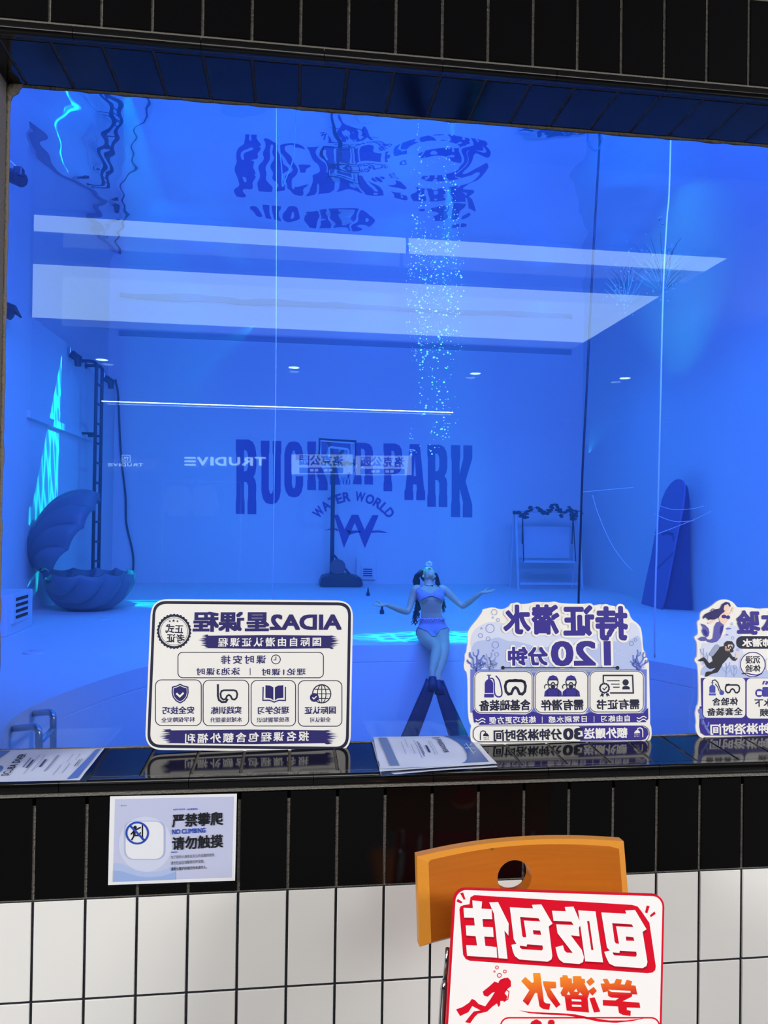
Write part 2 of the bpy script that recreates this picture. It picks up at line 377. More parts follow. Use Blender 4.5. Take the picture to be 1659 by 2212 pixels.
# the thick acrylic pane
def pane_mat(name, r):
    m = bpy.data.materials.new(name); m.use_nodes = True; nt = m.node_tree; nt.nodes.clear(); N = nt.nodes.new; L = nt.links.new
    t = N('ShaderNodeBsdfTransparent'); t.inputs[0].default_value = (.97, .985, 1, 1); g = N('ShaderNodeBsdfGlossy'); g.inputs['Roughness'].default_value = 0.0; g.inputs['Color'].default_value = (.64, .97, 1, 1)
    x = N('ShaderNodeMixShader'); x.inputs[0].default_value = r; o = N('ShaderNodeOutputMaterial'); L(t.outputs[0], x.inputs[1]); L(g.outputs[0], x.inputs[2]); L(x.outputs[0], o.inputs[0]); return m
mb = MB(); y0, y1 = GLASS_Y, GLASS_Y + GLASS_T; a, b, c, d = OPEN_L - .55, OPEN_R + .5, .55, 2.95
mb.quad((a, y0, c), (b, y0, c), (b, y0, d), (a, y0, d), 0); mb.quad((b, y1, c), (a, y1, c), (a, y1, d), (b, y1, d), 1)
structure(mb.build('window_1', [pane_mat('acrylic_front', .068), pane_mat('acrylic_back', .010)], fix=False), 'thick clear acrylic pane of the pool window')

# ------------------------------------------------------------------ the pool
PIT = [(-1.10, 2.9), (-1.25, 3.285), (-1.40, 3.714), (-1.42, 4.209), (-1.22, 4.97), (-.84, 5.78), (-.2, 6.40), (.5, 6.72), (1.2, 6.86), (2.15, 6.875), (3.0, 6.85), (3.6, 6.62), (4.1, 6.05), (4.42, 5.56), (4.62, 5.0), (4.66, 4.2), (4.5, 3.4), (4.3, 2.9)]
pit = [p.to_2d() for p in spline([(x, y, 0) for x, y in PIT], 5)] + [Vector((4.0, 2.4)), Vector((-.8, 2.4))]
me = flat([[(-5.6, .32), (RIGHT_X, .32), (RIGHT_X, BACK_Y), (-5.6, BACK_Y)], pit])
structure(link('floor_pool', me, M_POOLF), 'pale pool floor round the deep pit')
mb = MB(); n = len(pit)
levels = [(0, 0), (-.19, 0), (-.19, .004), (-.205, .004), (-.205, 0), (-3.0, 0)]
cpt = sum(pit, Vector((0, 0))) / n
for (z, o) in levels:
    for p in pit:
        q = p + (p - cpt).normalized() * o; mb.v.append((q.x, q.y, z))
for k in range(len(levels) - 1):
    for j in range(n): mb.f.append((k * n + j, k * n + (j + 1) % n, (k + 1) * n + (j + 1) % n, (k + 1) * n + j)); mb.m.append(0)
mb.f.append(tuple((len(levels) - 1) * n + j for j in range(n))); mb.m.append(0)
structure(mb.build('wall_pit', M_POOL, fix=False), 'curved wall of the deep pit in the pool floor')
mb = MB(); mb.box((-5.8, BACK_Y, -.1), (RIGHT_X + .2, BACK_Y + .2, 8))
structure(mb.build('wall_back', M_POOL), 'far wall of the pool')
mb = MB(); mb.box((RIGHT_X, .31, -.1), (RIGHT_X + .2, BACK_Y, 8))
structure(mb.build('wall_right', M_POOL), 'side wall of the pool behind the tall arched board')
mb = MB(); mb.box((-5.6, 9.6, -.05), (LEFT_X, BACK_Y - .002, LEDGE_Z)); mb.box((-5.8, .31, -.1), (-5.6, BACK_Y, 8)); mb.box((-5.59, 9.63, LEDGE_Z - .01), (-3.52, BACK_Y - .003, 8))
structure(mb.build('wall_left', M_POOL), 'side wall of the pool with a ledge top, behind the open shell')
mb = MB(); mb.box((-5.6, 8.5, -.05), (-3.325, 9.62, 8))
structure(mb.build('wall_pier', M_POOL), 'square pier of the pool wall beside the open shell')
mb = MB(); mb.box((-5.8, .31, -3), (RIGHT_X + .2, .33, .55)); mb.box((-5.8, .31, 2.95), (RIGHT_X + .2, .33, 8)); mb.box((-5.8, .31, .55), (OPEN_L - .55, .33, 2.95)); mb.box((OPEN_R + .5, .31, .55), (RIGHT_X + .2, .33, 2.95))
structure(mb.build('wall_front', M_POOL), 'inner face of the window wall, under water')
# rail along the side wall, overflow channel on the far wall
p, q = atX(52, 884, LEFT_X), atX(205, 930, LEFT_X)
mb = MB(); mb.box((LEFT_X - .01, 9.7, p.z - .11), (LEFT_X + .07, 13.2, p.z + .0))
structure(mb.build('trim_7', M_POOL), 'pale rail along the pool side wall above the shell')
mb = MB(); mb.box((-3.3, BACK_Y - .05, 5.36), (6.9, BACK_Y + .01, 5.47))
structure(mb.build('trim_8', mat('overflow_channel', (150, 158, 176), .7)), 'dark overflow channel along the top of the far pool wall')

# rippled underside of the water
def ripple(x, y):
    h = 0
    for (kx, ky, a, ph) in ((1.9, .7, .007, .3), (-1.1, 2.3, .007, 1.1), (3.1, -1.9, .005, 2.0), (.6, 4.3, .005, .4), (5.3, 2.2, .0018, 1.7), (-4.4, 4.9, .0016, 2.9), (7.9, -3.1, .0009, .8), (2.0, 9.0, .0008, 2.2), (15.5, 4.5, .00035, .2), (-12.5, 8.5, .0004, 1.9), (5.5, 17.5, .0003, 3.0), (21.0, -9.0, .0002, .9), (-9.0, -16.0, .00022, 2.4)):
        h += a * math.sin(kx * x + ky * y + ph + .6 * math.sin(.7 * x - .4 * y))
    d = math.hypot(x - RING[0], y - RING[1]); h += .0024 * math.sin(16 * d) * math.exp(-((d - .55) / .4) ** 2)
    return h * (1.0 - .75 * smoothstep((y - 9.5) / 4.0))
RING = atZ(950, 352, WATER_Z)
mb = MB(); mb.grid(lambda a, b: (-5.6 + a * (RIGHT_X + 5.6), 3.0 + b * (BACK_Y - 3.0), WATER_Z + ripple(-5.6 + a * (RIGHT_X + 5.6), 3.0 + b * (BACK_Y - 3.0))), 400, 420)
m = bpy.data.materials.new('water_underside'); m.use_nodes = True; nt = m.node_tree; nt.nodes.clear()
g = nt.nodes.new('ShaderNodeBsdfGlossy'); g.inputs['Roughness'].default_value = .0; g.inputs['Color'].default_value = (.93, .96, 1, 1)
o = nt.nodes.new('ShaderNodeOutputMaterial'); nt.links.new(g.outputs[0], o.inputs[0])
ws = structure(mb.build('water_surface', m, smooth=True), 'rippled water surface seen from below')
# the water itself: faint blue scatter fills the pool
m = bpy.data.materials.new('clear_pool_water'); m.use_nodes = True; nt = m.node_tree; nt.nodes.clear()
v = nt.nodes.new('ShaderNodeVolumeScatter'); v.inputs['Color'].default_value = (.3, .65, 1, 1); v.inputs['Density'].default_value = .033; v.inputs['Anisotropy'].default_value = .0
o = nt.nodes.new('ShaderNodeOutputMaterial'); nt.links.new(v.outputs[0], o.inputs['Volume'])
mb = MB(); mb.box((-5.59, .335, -2.99), (RIGHT_X - .01, BACK_Y - .01, 5.5))
tag(mb.build('pool_water', m), 'clear blue water filling the pool', 'water', kind='stuff')

# ------------------------------------------------------------------ the hall, seen mirrored in the pane
mb = MB(); mb.box((-7, LOBBY_BACK, -.1), (9, .0, 0)); structure(mb.build('floor', M_HALLF), 'grey floor of the hall')
mb = MB(); mb.box((-7, LOBBY_BACK, CEIL_Z), (9, .3, CEIL_Z + .1)); structure(mb.build('ceiling', M_HALL), 'white ceiling of the hall')
mb = MB(); mb.box((-7, LOBBY_BACK - .1, 0), (9, LOBBY_BACK, CEIL_Z)); structure(mb.build('wall_hall_back', M_HALLW), 'shop wall of the hall mirrored in the pane')
for nm, x in (('wall_hall_left', -7.1), ('wall_hall_right', 9)):
    mb = MB(); mb.box((x, LOBBY_BACK, 0), (x + .1, .3, CEIL_Z)); structure(mb.build(nm, M_HALLW), 'end wall of the hall')
for nm, xa, xb in (('wall_hall_front', -7, -16 * T), ('wall_hall_front_far', 34 * T, 9)):
    mb = MB(); mb.box((xa, .003, 0), (xb, .2, CEIL_Z)); structure(mb.build(nm, M_HALL), 'window wall of the hall beyond the tiles')
M_PANEL = emit('luminous_ceiling', (1, .98, .955), 3.9); M_TRIM = mat('lamp_frame', (210, 210, 210), .4)
def ceiling_panel(pxs, label):
    P = [behind_z(x, y, CEIL_Z) for x, y in pxs]; root = empty('ceiling_light', sum(P, Vector()) / len(P))
    mb = MB(); mb.loft([[p + Vector((0, 0, -.002)) for p in P], [p + Vector((0, 0, -.022)) for p in P]]); mb.build('diffuser', M_PANEL, root)
    mb = MB(); mb.tube([p + Vector((0, 0, -.012)) for p in P], .016, 6, closed=True); mb.build('frame', M_TRIM, root)
    return tag(root, label, 'ceiling light', 'luminous ceiling panels mirrored in the pane')
def behind_z(px, py, z): p = atZ(px, py, z); return Vector((p.x, 2 * GLASS_Y - p.y, z))
ceiling_panel([(70, 452), (877, 503), (877, 541), (70, 492)], 'narrow luminous ceiling strip mirrored high in the pane, the longer piece')
ceiling_panel([(883, 503.3), (1575, 548), (1520, 580), (883, 541.5)], 'narrow luminous ceiling strip mirrored in the pane behind the rising bubbles')
ceiling_panel([(62, 560), (1428, 632), (1260, 735), (62, 680)], 'broad luminous ceiling panel mirrored across the pane')
M_SPOT = emit('downlight_glow', (1, .98, .95), 16)
for k, (x, y, lab) in enumerate(((220, 775, 'above the ladder'), (635, 792, 'above the basketball hoop'), (1027, 805, 'beside the rising bubbles'), (1350, 815, 'beyond the dark hanging cable'))):
    p = behind_z(x, y, CEIL_Z); root = empty('downlight', p)
    mb = MB(); mb.tube([p + Vector((0, 0, -.004)), p + Vector((0, 0, -.012))], .058, 24); mb.build('lens', M_SPOT, root)
    mb = MB(); mb.tube([p + Vector((.07 * math.cos(a * PI / 12), .07 * math.sin(a * PI / 12), -.006)) for a in range(24)], .008, 6, closed=True); mb.build('trim_ring', M_TRIM, root)
    tag(root, 'small round downlight mirrored in the pane ' + lab, 'downlight', 'downlights mirrored in the pane')
p, q = behind_z(220, 863, CEIL_Z), behind_z(975, 890, CEIL_Z); q.y = p.y
root = empty('linear_light', p); mb = MB(); mb.box((p.x, p.y - .016, CEIL_Z - .03), (q.x, p.y + .016, CEIL_Z - .002)); mb.build('diffuser', emit('linear_glow', (1, .98, .95), 26), root)
mb = MB(); mb.box((p.x - .02, p.y - .03, CEIL_Z - .02), (q.x + .02, p.y + .03, CEIL_Z - .001)); mb.build('channel', M_TRIM, root)
tag(root, 'long thin ceiling light line mirrored in the pane above the wall lettering', 'linear light')

# ================================================================== THINGS IN THE POOL
M_INK = mat('violet_wall_paint', (96, 78, 168), .6, .2)
M_DARKM = mat('dark_coated_metal', (30, 34, 44), .45, .4)
M_STEEL = mat('brushed_steel', (176, 190, 198), .28, .5, metal=.9, bump=(60, .02))
M_CABLE = mat('black_cable_sheath', (18, 22, 26), .5, .4)
M_ROPEW = mat('pale_nylon_line', (235, 240, 245), .5, .4)
M_PLAST = mat('white_plastic', (220, 226, 232), .45, .4, bump=(40, .03))
M_PLASTD = mat('black_plastic', (22, 24, 30), .4, .4, bump=(50, .03))
M_SLOT = mat('dark_slot', (28, 32, 44), .8, .1)

# ---- wall lettering
wall_plane = Sheet((0, BACK_Y - .001, 0), (1, 0, 0), (0, 0, 1)); wall_plane.step = .003
def c4(x, y): return (460 + x * .38577, 850 + y * .38577)       # artwork points are read in the sign's own grid
L_ = {}
def stem(x0, x1, k=.03): return [(x0, 0), (x1, 0), (x1, .2), (x1 - k, .25), (x1 - k, .75), (x1, .8), (x1, 1), (x0, 1), (x0, .8), (x0 + k, .75), (x0 + k, .25), (x0, .2)]
L_['R'] = [[(0, 0), (.62, 0), (.82, .03), (.95, .1), (1, .2), (1, .36), (.95, .45), (.86, .5), (.95, .54), (1, .62), (.98, .78), (1, .83), (1, 1), (.57, 1), (.57, .83), (.6, .78), (.6, .62), (.52, .57), (.40, .57), (.40, .78), (.43, .83), (.43, 1), (0, 1), (0, .83), (.03, .78), (.03, .22), (0, .17)], [(.40, .14), (.40, .43), (.53, .42), (.6, .36), (.6, .21), (.53, .15)]]
L_['U'] = [[(0, 0), (.42, 0), (.42, .18), (.39, .23), (.39, .76), (.44, .82), (.5, .84), (.56, .82), (.61, .76), (.61, .23), (.58, .18), (.58, 0), (1, 0), (1, .18), (.97, .23), (.97, .8), (.9, .91), (.76, .98), (.5, 1), (.24, .98), (.1, .91), (.03, .8), (.03, .23), (0, .18)]]
L_['C'] = [[(1, .33), (.6, .33), (.6, .23), (.55, .17), (.5, .16), (.44, .18), (.4, .24), (.4, .76), (.44, .82), (.5, .84), (.56, .82), (.6, .76), (.6, .62), (1, .62), (1, .78), (.92, .9), (.76, .98), (.5, 1), (.24, .98), (.08, .9), (0, .78), (0, .22), (.08, .1), (.24, .02), (.5, 0), (.76, .02), (.92, .1), (1, .22)]]
L_['K'] = [[(0, 0), (.43, 0), (.43, .18), (.40, .23), (.40, .40), (.58, .18), (.58, 0), (1, 0), (1, .18), (.68, .5), (.96, .78), (1, .83), (1, 1), (.55, 1), (.55, .83), (.57, .8), (.42, .62), (.40, .62), (.40, .78), (.43, .83), (.43, 1), (0, 1), (0, .83), (.03, .78), (.03, .22), (0, .17)]]
L_['E'] = [[(0, 0), (1, 0), (1, .27), (.82, .27), (.78, .16), (.42, .16), (.42, .41), (.75, .41), (.75, .58), (.42, .58), (.42, .83), (.78, .83), (.82, .7), (1, .7), (1, 1), (0, 1), (0, .83), (.03, .78), (.03, .22), (0, .17)]]
L_['P'] = [[(0, 0), (.62, 0), (.85, .04), (.97, .12), (1, .24), (1, .42), (.97, .52), (.85, .6), (.62, .64), (.42, .64), (.42, .78), (.46, .83), (.46, 1), (0, 1), (0, .83), (.03, .78), (.03, .22), (0, .17)], [(.42, .15), (.42, .49), (.54, .48), (.6, .42), (.6, .22), (.54, .16)]]
L_['A'] = [[(.26, 0), (.74, 0), (.95, .8), (1, .84), (1, 1), (.57, 1), (.57, .86), (.6, .82), (.58, .72), (.42, .72), (.40, .82), (.43, .86), (.43, 1), (0, 1), (0, .84), (.05, .8)], [(.5, .2), (.44, .57), (.56, .57)]]
root = empty('wall_lettering', atY(*c4(790, 700), BACK_Y - .004)); wall_plane.root = root
me = []
for ch, x0, x1, y0, y1, s in (('R', 128, 243, 258, 675, 2), ('U', 268, 383, 265, 620, 2), ('C', 400, 505, 268, 582, 2), ('K', 528, 642, 270, 541, 2), ('E', 655, 770, 272, 511, 2), ('R', 784, 896, 276, 509, 2),
                             ('P', 955, 1060, 280, 548, 1), ('A', 1072, 1188, 284, 597, 2), ('R', 1200, 1312, 287, 635, 2), ('K', 1333, 1452, 290, 693, 2)):
    me.append(wall_plane.fl(*[[c4(x0 + a * (x1 - x0), y0 + b * (y1 - y0) + s * (a - .5)) for a, b in lp] for lp in L_[ch]]))
wall_plane.join('block_lettering', me, M_INK, 2)
me = []; s_ = 'WATER WORLD'; cx, cy, rr = 788, 838, 262
adv = {'W': 1.25, 'A': 1.0, 'T': .85, 'E': .85, 'R': .95, ' ': .5, 'O': 1.12, 'L': .8, 'D': 1.02}; tot = sum(adv[c] for c in s_); pos = 0
for c in s_:
    a = math.radians(-55 + 110 * (pos + adv[c] / 2) / tot); pos += adv[c]
    if c == ' ': continue
    w_ = adv[c] * 43; q = c4(cx + rr * math.sin(a), cy - rr * math.cos(a)); me.append(wall_plane.txt(c, q[0] - w_ * .386 / 2, q[1] - 10.5, q[0] + w_ * .386 / 2, q[1] + 10.5, .03, 1, -a))
wall_plane.join('arched_lettering', me, M_INK, 2)
h = lambda x, y: (640 + x * .16275, 920 + y * .16275)
me = [wall_plane.fl([h(*p) for p in ((500, 1180), (556, 1180), (642, 1372), (735, 1180), (822, 1180), (906, 1380), (1010, 1186), (1092, 1186), (910, 1622), (778, 1282), (632, 1618))]),
      wall_plane.fl([h(*p) for p in ((378, 1388), (430, 1366), (500, 1356), (545, 1366), (560, 1400), (500, 1376), (440, 1378))]),
      wall_plane.fl([h(*p) for p in ((1000, 1392), (1080, 1386), (1150, 1396), (1215, 1420), (1150, 1418), (1080, 1412), (1000, 1420))]),
      wall_plane.fl([h(*p) for p in ((660, 1380), (720, 1390), (790, 1388), (860, 1396), (850, 1412), (790, 1418), (700, 1448), (690, 1420))])]
wall_plane.join('emblem', me, M_INK, 4)
tag(root, 'large violet arched wall lettering with a W emblem painted on the far pool wall', 'wall lettering')

# ---- basketball hoop
HY = 14.45
hp = lambda x, y, Y=HY: atY(*h(x, y), Y)
root = empty('basketball_hoop', atY(718, 1252, HY)); root.location.z = 0
b0, b1 = hp(300, 2010), hp(872, 2090); zt = .0
mb = MB(); a = b0.x; b = b1.x; prof = [(a, .05), (a + .06, .22), (a + .3, .27), (b - .3, .27), (b - .05, .2), (b, .05), (b - .05, 0), (a + .05, 0)]
mb.loft([[(x, HY - .36, z) for x, z in prof], [(x, HY + .36, z) for x, z in prof]]); bevel(mb.build('base', M_PLASTD, root), .03)
p = hp(545, 1925); mb = MB(); mb.tube([(p.x, p.y - .12, .42), (p.x, p.y + .1, .38)], .17, 20); mb.build('wheel', M_PLASTD, root, smooth=False)
p0, p1 = hp(470, 2000), hp(492, 640); mb = MB(); mb.tube([(p0.x, HY, .2), (p1.x, HY + .02, p1.z), (p1.x + .01, HY, p1.z + .35)], .045, 12); mb.build('pole', M_DARKM, root, smooth=True)
q0, q1 = hp(500, 1715), hp(725, 1990); mb = MB(); mb.tube([q0, (q1.x, HY, .22)], .025, 8); mb.build('brace', M_DARKM, root)
BY = HY - .45; bp = lambda x, y, Y=BY: atY(*h(x, y), Y)
c0, c1, c2, c3 = bp(306, 175), bp(790, 205), bp(752, 500), bp(310, 470); c2 = Vector((c1.x, BY, c2.z)); c3 = Vector((c0.x, BY, c2.z + .02))
mb = MB(); mb.loft([[c0, c1, c2, c3], [q + Vector((0, .03, 0)) for q in (c0, c1, c2, c3)]])
clear = bpy.data.materials.new('clear_backboard'); clear.use_nodes = True; nt = clear.node_tree; nt.nodes.clear(); t = nt.nodes.new('ShaderNodeBsdfTransparent'); t.inputs[0].default_value = (.9, .93, .96, 1); d = nt.nodes.new('ShaderNodeBsdfDiffuse'); d.inputs[0].default_value = (.6, .65, .7, 1); x = nt.nodes.new('ShaderNodeMixShader'); x.inputs[0].default_value = .08; o = nt.nodes.new('ShaderNodeOutputMaterial'); nt.links.new(t.outputs[0], x.inputs[1]); nt.links.new(d.outputs[0], x.inputs[2]); nt.links.new(x.outputs[0], o.inputs[0])
bb = mb.build('backboard', clear, root)
mb = MB(); mb.tube([c0, c1, c2, c3], .028, 6, closed=True); mb.build('backboard_frame', M_DARKM, root)
lerp2 = lambda u, v: c0.lerp(c1, u).lerp(c3.lerp(c2, u), v) + Vector((0, -.012, 0))
mb = MB(); mb.tube([lerp2(.27, .78), lerp2(.27, .38), lerp2(.31, .33), lerp2(.77, .38), lerp2(.8, .43), lerp2(.8, .8)], .026, 6); mb.tube([lerp2(.04, .7), lerp2(.05, .07), lerp2(.95, .1), lerp2(.95, .8)], .018, 6); mb.build('target_stripe', M_PLAST, root)
mb = MB(); mb.tube([(p1.x, HY, p1.z + .33), bp(430, 210, BY + .1)], .04, 8); mb.tube([(p1.x, HY, p1.z + .3), bp(620, 330, BY + .1)], .04, 8); mb.tube([(p1.x, HY, p1.z + .15), bp(680, 480, BY + .1)], .03, 8); mb.build('support_arm', M_DARKM, root)
rc = bp(655, 520); rc.y = BY - .32; R0 = .23
ringp = [rc + Vector((R0 * math.cos(2 * PI * k / 28), R0 * math.sin(2 * PI * k / 28), 0)) for k in range(28)]
mb = MB(); mb.tube(ringp, .012, 6, closed=True); mb.tube([rc + Vector((0, R0, 0)), rc + Vector((0, .33, -.02))], .03, 6); mb.build('rim', M_DARKM, root)
mb = MB()
for k in range(12):
    for sg in (1, -1):
        path = []
        for j in range(9):
            t = j / 8; a = 2 * PI * (k + sg * t * 2.0) / 12; r_ = R0 * (1 - .52 * t ** .7); path.append(rc + Vector((r_ * math.cos(a), r_ * math.sin(a), -.5 * t)))
        mb.tube(path, .005, 4)
mb.build('net', M_PLAST, root)
tag(root, 'portable basketball hoop on a dark pole standing before the wall lettering', 'basketball hoop')

# ---- open clam shell
M_SHELL = mat('shell_grey_resin', (108, 120, 134), .45, .4, bump=(5, .12), vary=(2.2, .12))
SY = 10.05
hin = atY(99, 1237, SY); az = math.radians(19); sx = Vector((math.cos(az), math.sin(az), 0)); sy = Vector((-math.sin(az), math.cos(az), 0))
def reach(px, py):                   # distance from the hinge along the shell's own axis plane
    d = ray(px, py); t = (hin - CAM).dot(sy) / d.dot(sy); return CAM + d * t - hin
def valve(ax, dn, Ls, depth, ribs=10):
    """fan shell: ax from hinge to lip, dn outward; rounded ribs radiate from the hinge"""
    def P(a, b):
        th = (b - .5) * math.radians(164); s = a; R = Ls * math.cos(th) ** .34 * (1 + .02 * math.cos(2 * ribs * th)); c = math.cos(th)
        prof = max(0, 1 - abs(2 * s ** .85 - 1) ** 2.7) ** .58
        rib = abs(math.cos(ribs * th)) ** .8 - .6
        d = depth * prof * c ** .75 + .17 * rib * s ** .6 * (.35 + .65 * prof) * c ** .3
        return hin + ax * (s * R * c) + sy * (s * R * math.sin(th) * .86) + dn * d
    return P
root = empty('clam_shell', (hin + sx * .7).xy.to_3d())
lv = reach(286, 1238); dep = hin.z - .05
mb = MB(); mb.grid(valve(sx, Vector((0, 0, -1)), lv.length, dep), 44, 150); o = mb.build('lower_valve', M_SHELL, root, smooth=True, fix=False); solid(o, .04, -1)
uv_ = reach(214, 1076); ax = uv_.normalized(); dn = sy.cross(ax).normalized(); dn = dn if dn.z > 0 else -dn
mb = MB(); mb.grid(valve(ax, dn, uv_.length, .47), 44, 150); o = mb.build('upper_valve', M_SHELL, root, smooth=True, fix=False); solid(o, .04, 1)
mb = MB(); mb.tube([hin - sy * .3 - sx * .01, hin + sy * .3 - sx * .01], .05, 10); mb.build('hinge', M_SHELL, root, smooth=True)
tag(root, 'giant ribbed clam shell standing open on the pool floor', 'clam shell')

# ---- steel ladder on the side wall
root = empty('pool_ladder', (LEFT_X + .2, 13.6, 0))
lx = LEFT_X + .30
def lad(x, y): return atX(x, y, lx)
tA, tB = atX(206, 800, lx), atX(218, 806, lx); ya, yb = atX(206.5, 900, lx).y, atX(219, 900, lx).y
def rail(y): return spline([(LEFT_X + .0, y, 4.24), (LEFT_X + .22, y, 4.24), (lx, y, 4.18), (lx, y, 4.0), (lx, y, 2.4), (lx, y, 1.2), (lx, y, .02)], 5)
for y in (ya, yb):
    mb = MB(); mb.tube(rail(y), .030, 10); mb.build('rail', M_DARKM, root, smooth=True)
    mb = MB(); mb.tube([(LEFT_X, y, 4.24), (LEFT_X + .02, y, 4.24)], .06, 12); mb.build('flange', M_DARKM, root); mb = MB(); mb.tube([(LEFT_X, y, 2.93), (LEFT_X + .02, y, 2.93), (LEFT_X + .021, y, 2.93), (lx, y, 2.93)], [.05, .05, .022, .022], 12); mb.build('bracket', M_DARKM, root)
for k in range(11):
    z = .25 + .36 * k; mb = MB(); mb.tube([(lx, ya, z), (lx, yb, z)], .022, 8); mb.build('rung', M_DARKM, root)
tag(root, 'tall steel ladder fixed to the pool side wall behind the shell', 'ladder')

# ---- handrails at the pit edge
root = empty('pit_handrail', (-1.25, 3.9, -.4))
def rail_px(pts, Ys): return [atY(x, y, Y) for (x, y), Y in zip(pts, Ys)]
P1 = spline(rail_px(((20, 1575), (60, 1571), (74, 1570), (82, 1577), (84, 1590), (85, 1640), (86, 1700)), (3.98, 3.72, 3.62, 3.58, 3.57, 3.57, 3.57)), 4)
P2 = spline(rail_px(((56, 1543), (95, 1539), (108, 1539), (114, 1546), (115, 1560), (115, 1620), (115, 1680)), (4.42, 4.15, 4.05, 4.01, 4.0, 4.0, 4.0)), 4)
for P in (P1, P2):
    mb = MB(); mb.tube(P, .024, 12); mb.build('rail', M_STEEL, root, smooth=True)
    mb = MB(); d = (P[1] - P[0]).normalized(); mb.tube([P[0] - d * .02, P[0] + d * .015], .045, 14); mb.build('flange', M_STEEL, root)
mb = MB(); mb.tube([atY(86, 1604, 3.57), atY(114, 1574, 4.0)], .020, 10); mb.build('step_bar', M_STEEL, root, smooth=True)
tag(root, 'pair of steel handrails rising from the edge of the deep pit', 'handrail')

# ---- cables and lines
def cable(name, pts, r, m, label, cat='cable', n=6, group=None):
    root_ = MB().tube(spline(pts, n), r, 6).build(name, m, smooth=True); return tag(root_, label, cat, group)
cable('wall_cable', [(-3.34, BACK_Y - .05, 4.40), atY(250, 825, 15.0), atY(255, 850, 15.0), atY(258, 920, 15.0), atY(262, 990, 15.0), atY(271, 1070, 15.0), atY(273, 1130, 15.0), atY(286, 1190, 15.0), atY(288, 1225, 15.0), atY(283, 1262, 14.95)], .022, M_CABLE, 'thin dark cable running down the far wall between the ladder and the shell')
cable('hanging_cable', [atY(1296, 295, 6.5), atY(1290, 400, 6.5), atY(1283, 520, 6.5), atY(1275, 680, 6.5), atY(1267, 850, 6.5), atY(1259, 1000, 6.5), atY(1254, 1150, 6.5), atY(1250, 1290, 6.5), atY(1249, 1390, 6.6)], .0125, M_CABLE, 'thick dark cable hanging into the pool beside the garlanded swing')
cable('cable_loop', [atY(1272, 275, 6.4), atY(1270, 300, 6.4), atY(1276, 318, 6.4), atY(1288, 326, 6.4), atY(1298, 312, 6.45), atY(1303, 285, 6.45)], .009, mat('blue_hose', (40, 110, 150), .4), 'small loop of blue hose hanging at the top of the dark cable', 'hose')
cable('guide_line', [atY(597, 225, 6.0), atY(597, 500, 6.0), atY(596, 800, 6.0), atY(593, 1000, 6.0), atY(590, 1200, 6.0), atY(589, 1300, 6.1)], .0045, M_ROPEW, 'thin pale line hanging straight down in front of the wall lettering', 'line')
cable('slack_line', [atY(640, 236, 6.0), atY(637, 300, 6.0), atY(633, 345, 6.0), atY(618, 385, 6.0), atY(610, 403, 6.0), atY(609, 370, 6.0), atY(603, 310, 6.0), atY(600, 265, 6.0)], .0065, mat('teal_line', (90, 150, 180), .5), 'slack looped line hanging from the water beside the straight pale line', 'line')
cable('thick_guide_line', [atY(1449, 285, 5.6), atY(1445, 420, 5.6), atY(1440, 480, 5.6), atY(1432, 640, 5.6), atY(1426, 900, 5.6), atY(1421, 1100, 5.6), atY(1415, 1310, 5.6), atY(1414, 1420, 5.65)], .0095, M_ROPEW, 'thicker pale rope hanging in front of the tall arched board', 'rope')
for lab, pts in (('upper', [atY(1412, 1087, 9), atY(1450, 1100, 8), atY(1495, 1099, 8), atY(1520, 1093, 8)]), ('middle', [atY(1412, 1110, 8), atY(1455, 1126, 8), atY(1500, 1125, 8)]), ('lower', [atY(1415, 1155, 8), atY(1450, 1142, 8), atY(1500, 1122, 8), atY(1535, 1105, 8)])):
    cable('drifting_thread', pts, .004, M_ROPEW, lab + ' of the fine pale threads drifting across the arched board', 'thread', group='threads by the arched board')
cable('long_thread', [atY(1280, 1070, 9), atY(1292, 1110, 9), atY(1318, 1170, 9), atY(1345, 1210, 9), atY(1366, 1232, 9)], .005, M_ROPEW, 'long curved pale thread drifting between the dark cable and the arched board', 'thread')

cable('straight_thread', [atY(1256, 1063, 8.5), atY(1310, 1058, 8.5), atY(1368, 1053, 8.5)], .004, M_ROPEW, 'short straight pale thread drifting just past the dark hanging cable', 'thread')

# ---- garlanded swing frame
WY = 14.0; M_SWING = mat('white_swing_frame', (206, 216, 228), .5, .3)
wz = lambda x, y, Y=WY: atY(1090 + x * .11453, 1070 + y * .11453, Y)
root = empty('garden_swing', atZ(1180, 1270, 0))
xl, xr = wz(190, 1000).x, wz(1375, 1000).x; ztop = wz(700, 300).z
for x, dx in ((xl, .0), (xr, .0)):
    for dy in (-.3, .3):
        mb = MB(); mb.tube([(x, WY + dy, 0), (x, WY + dy * .2, ztop)], .026, 8); mb.build('post', M_SWING, root)
mb = MB(); mb.tube([(xl - .05, WY, ztop), (xr + .05, WY, ztop)], .03, 8); mb.build('top_beam', M_SWING, root)
s0, s1 = wz(300, 1220), wz(1290, 1260); zs = (s0.z + s1.z) / 2
mb = MB(); mb.box((s0.x, WY - .22, zs - .03), (s1.x, WY + .22, zs + .02)); mb.box((s0.x, WY + .2, zs + .05), (s1.x, WY + .24, zs + .75)); bevel(mb.build('seat', M_SWING, root), .01)
mb = MB(); b_ = wz(700, 1640).z; mb.box((s0.x - .1, WY - .3, b_ - .03), (s1.x + .05, WY - .24, b_ + .02)); mb.build('lower_rail', M_SWING, root)
for x, ax_ in ((340, 300), (1290, 1270)):
    mb = MB(); t_ = wz(x, 400); e_ = wz(ax_, 1220); e2 = wz(x + 45, 920); mb.tube([t_, (e_.x, WY - .22, zs)], .012, 6); mb.tube([t_, (e2.x, WY + .2, e2.z)], .012, 6); mb.build('hanging_cord', M_CABLE, root)
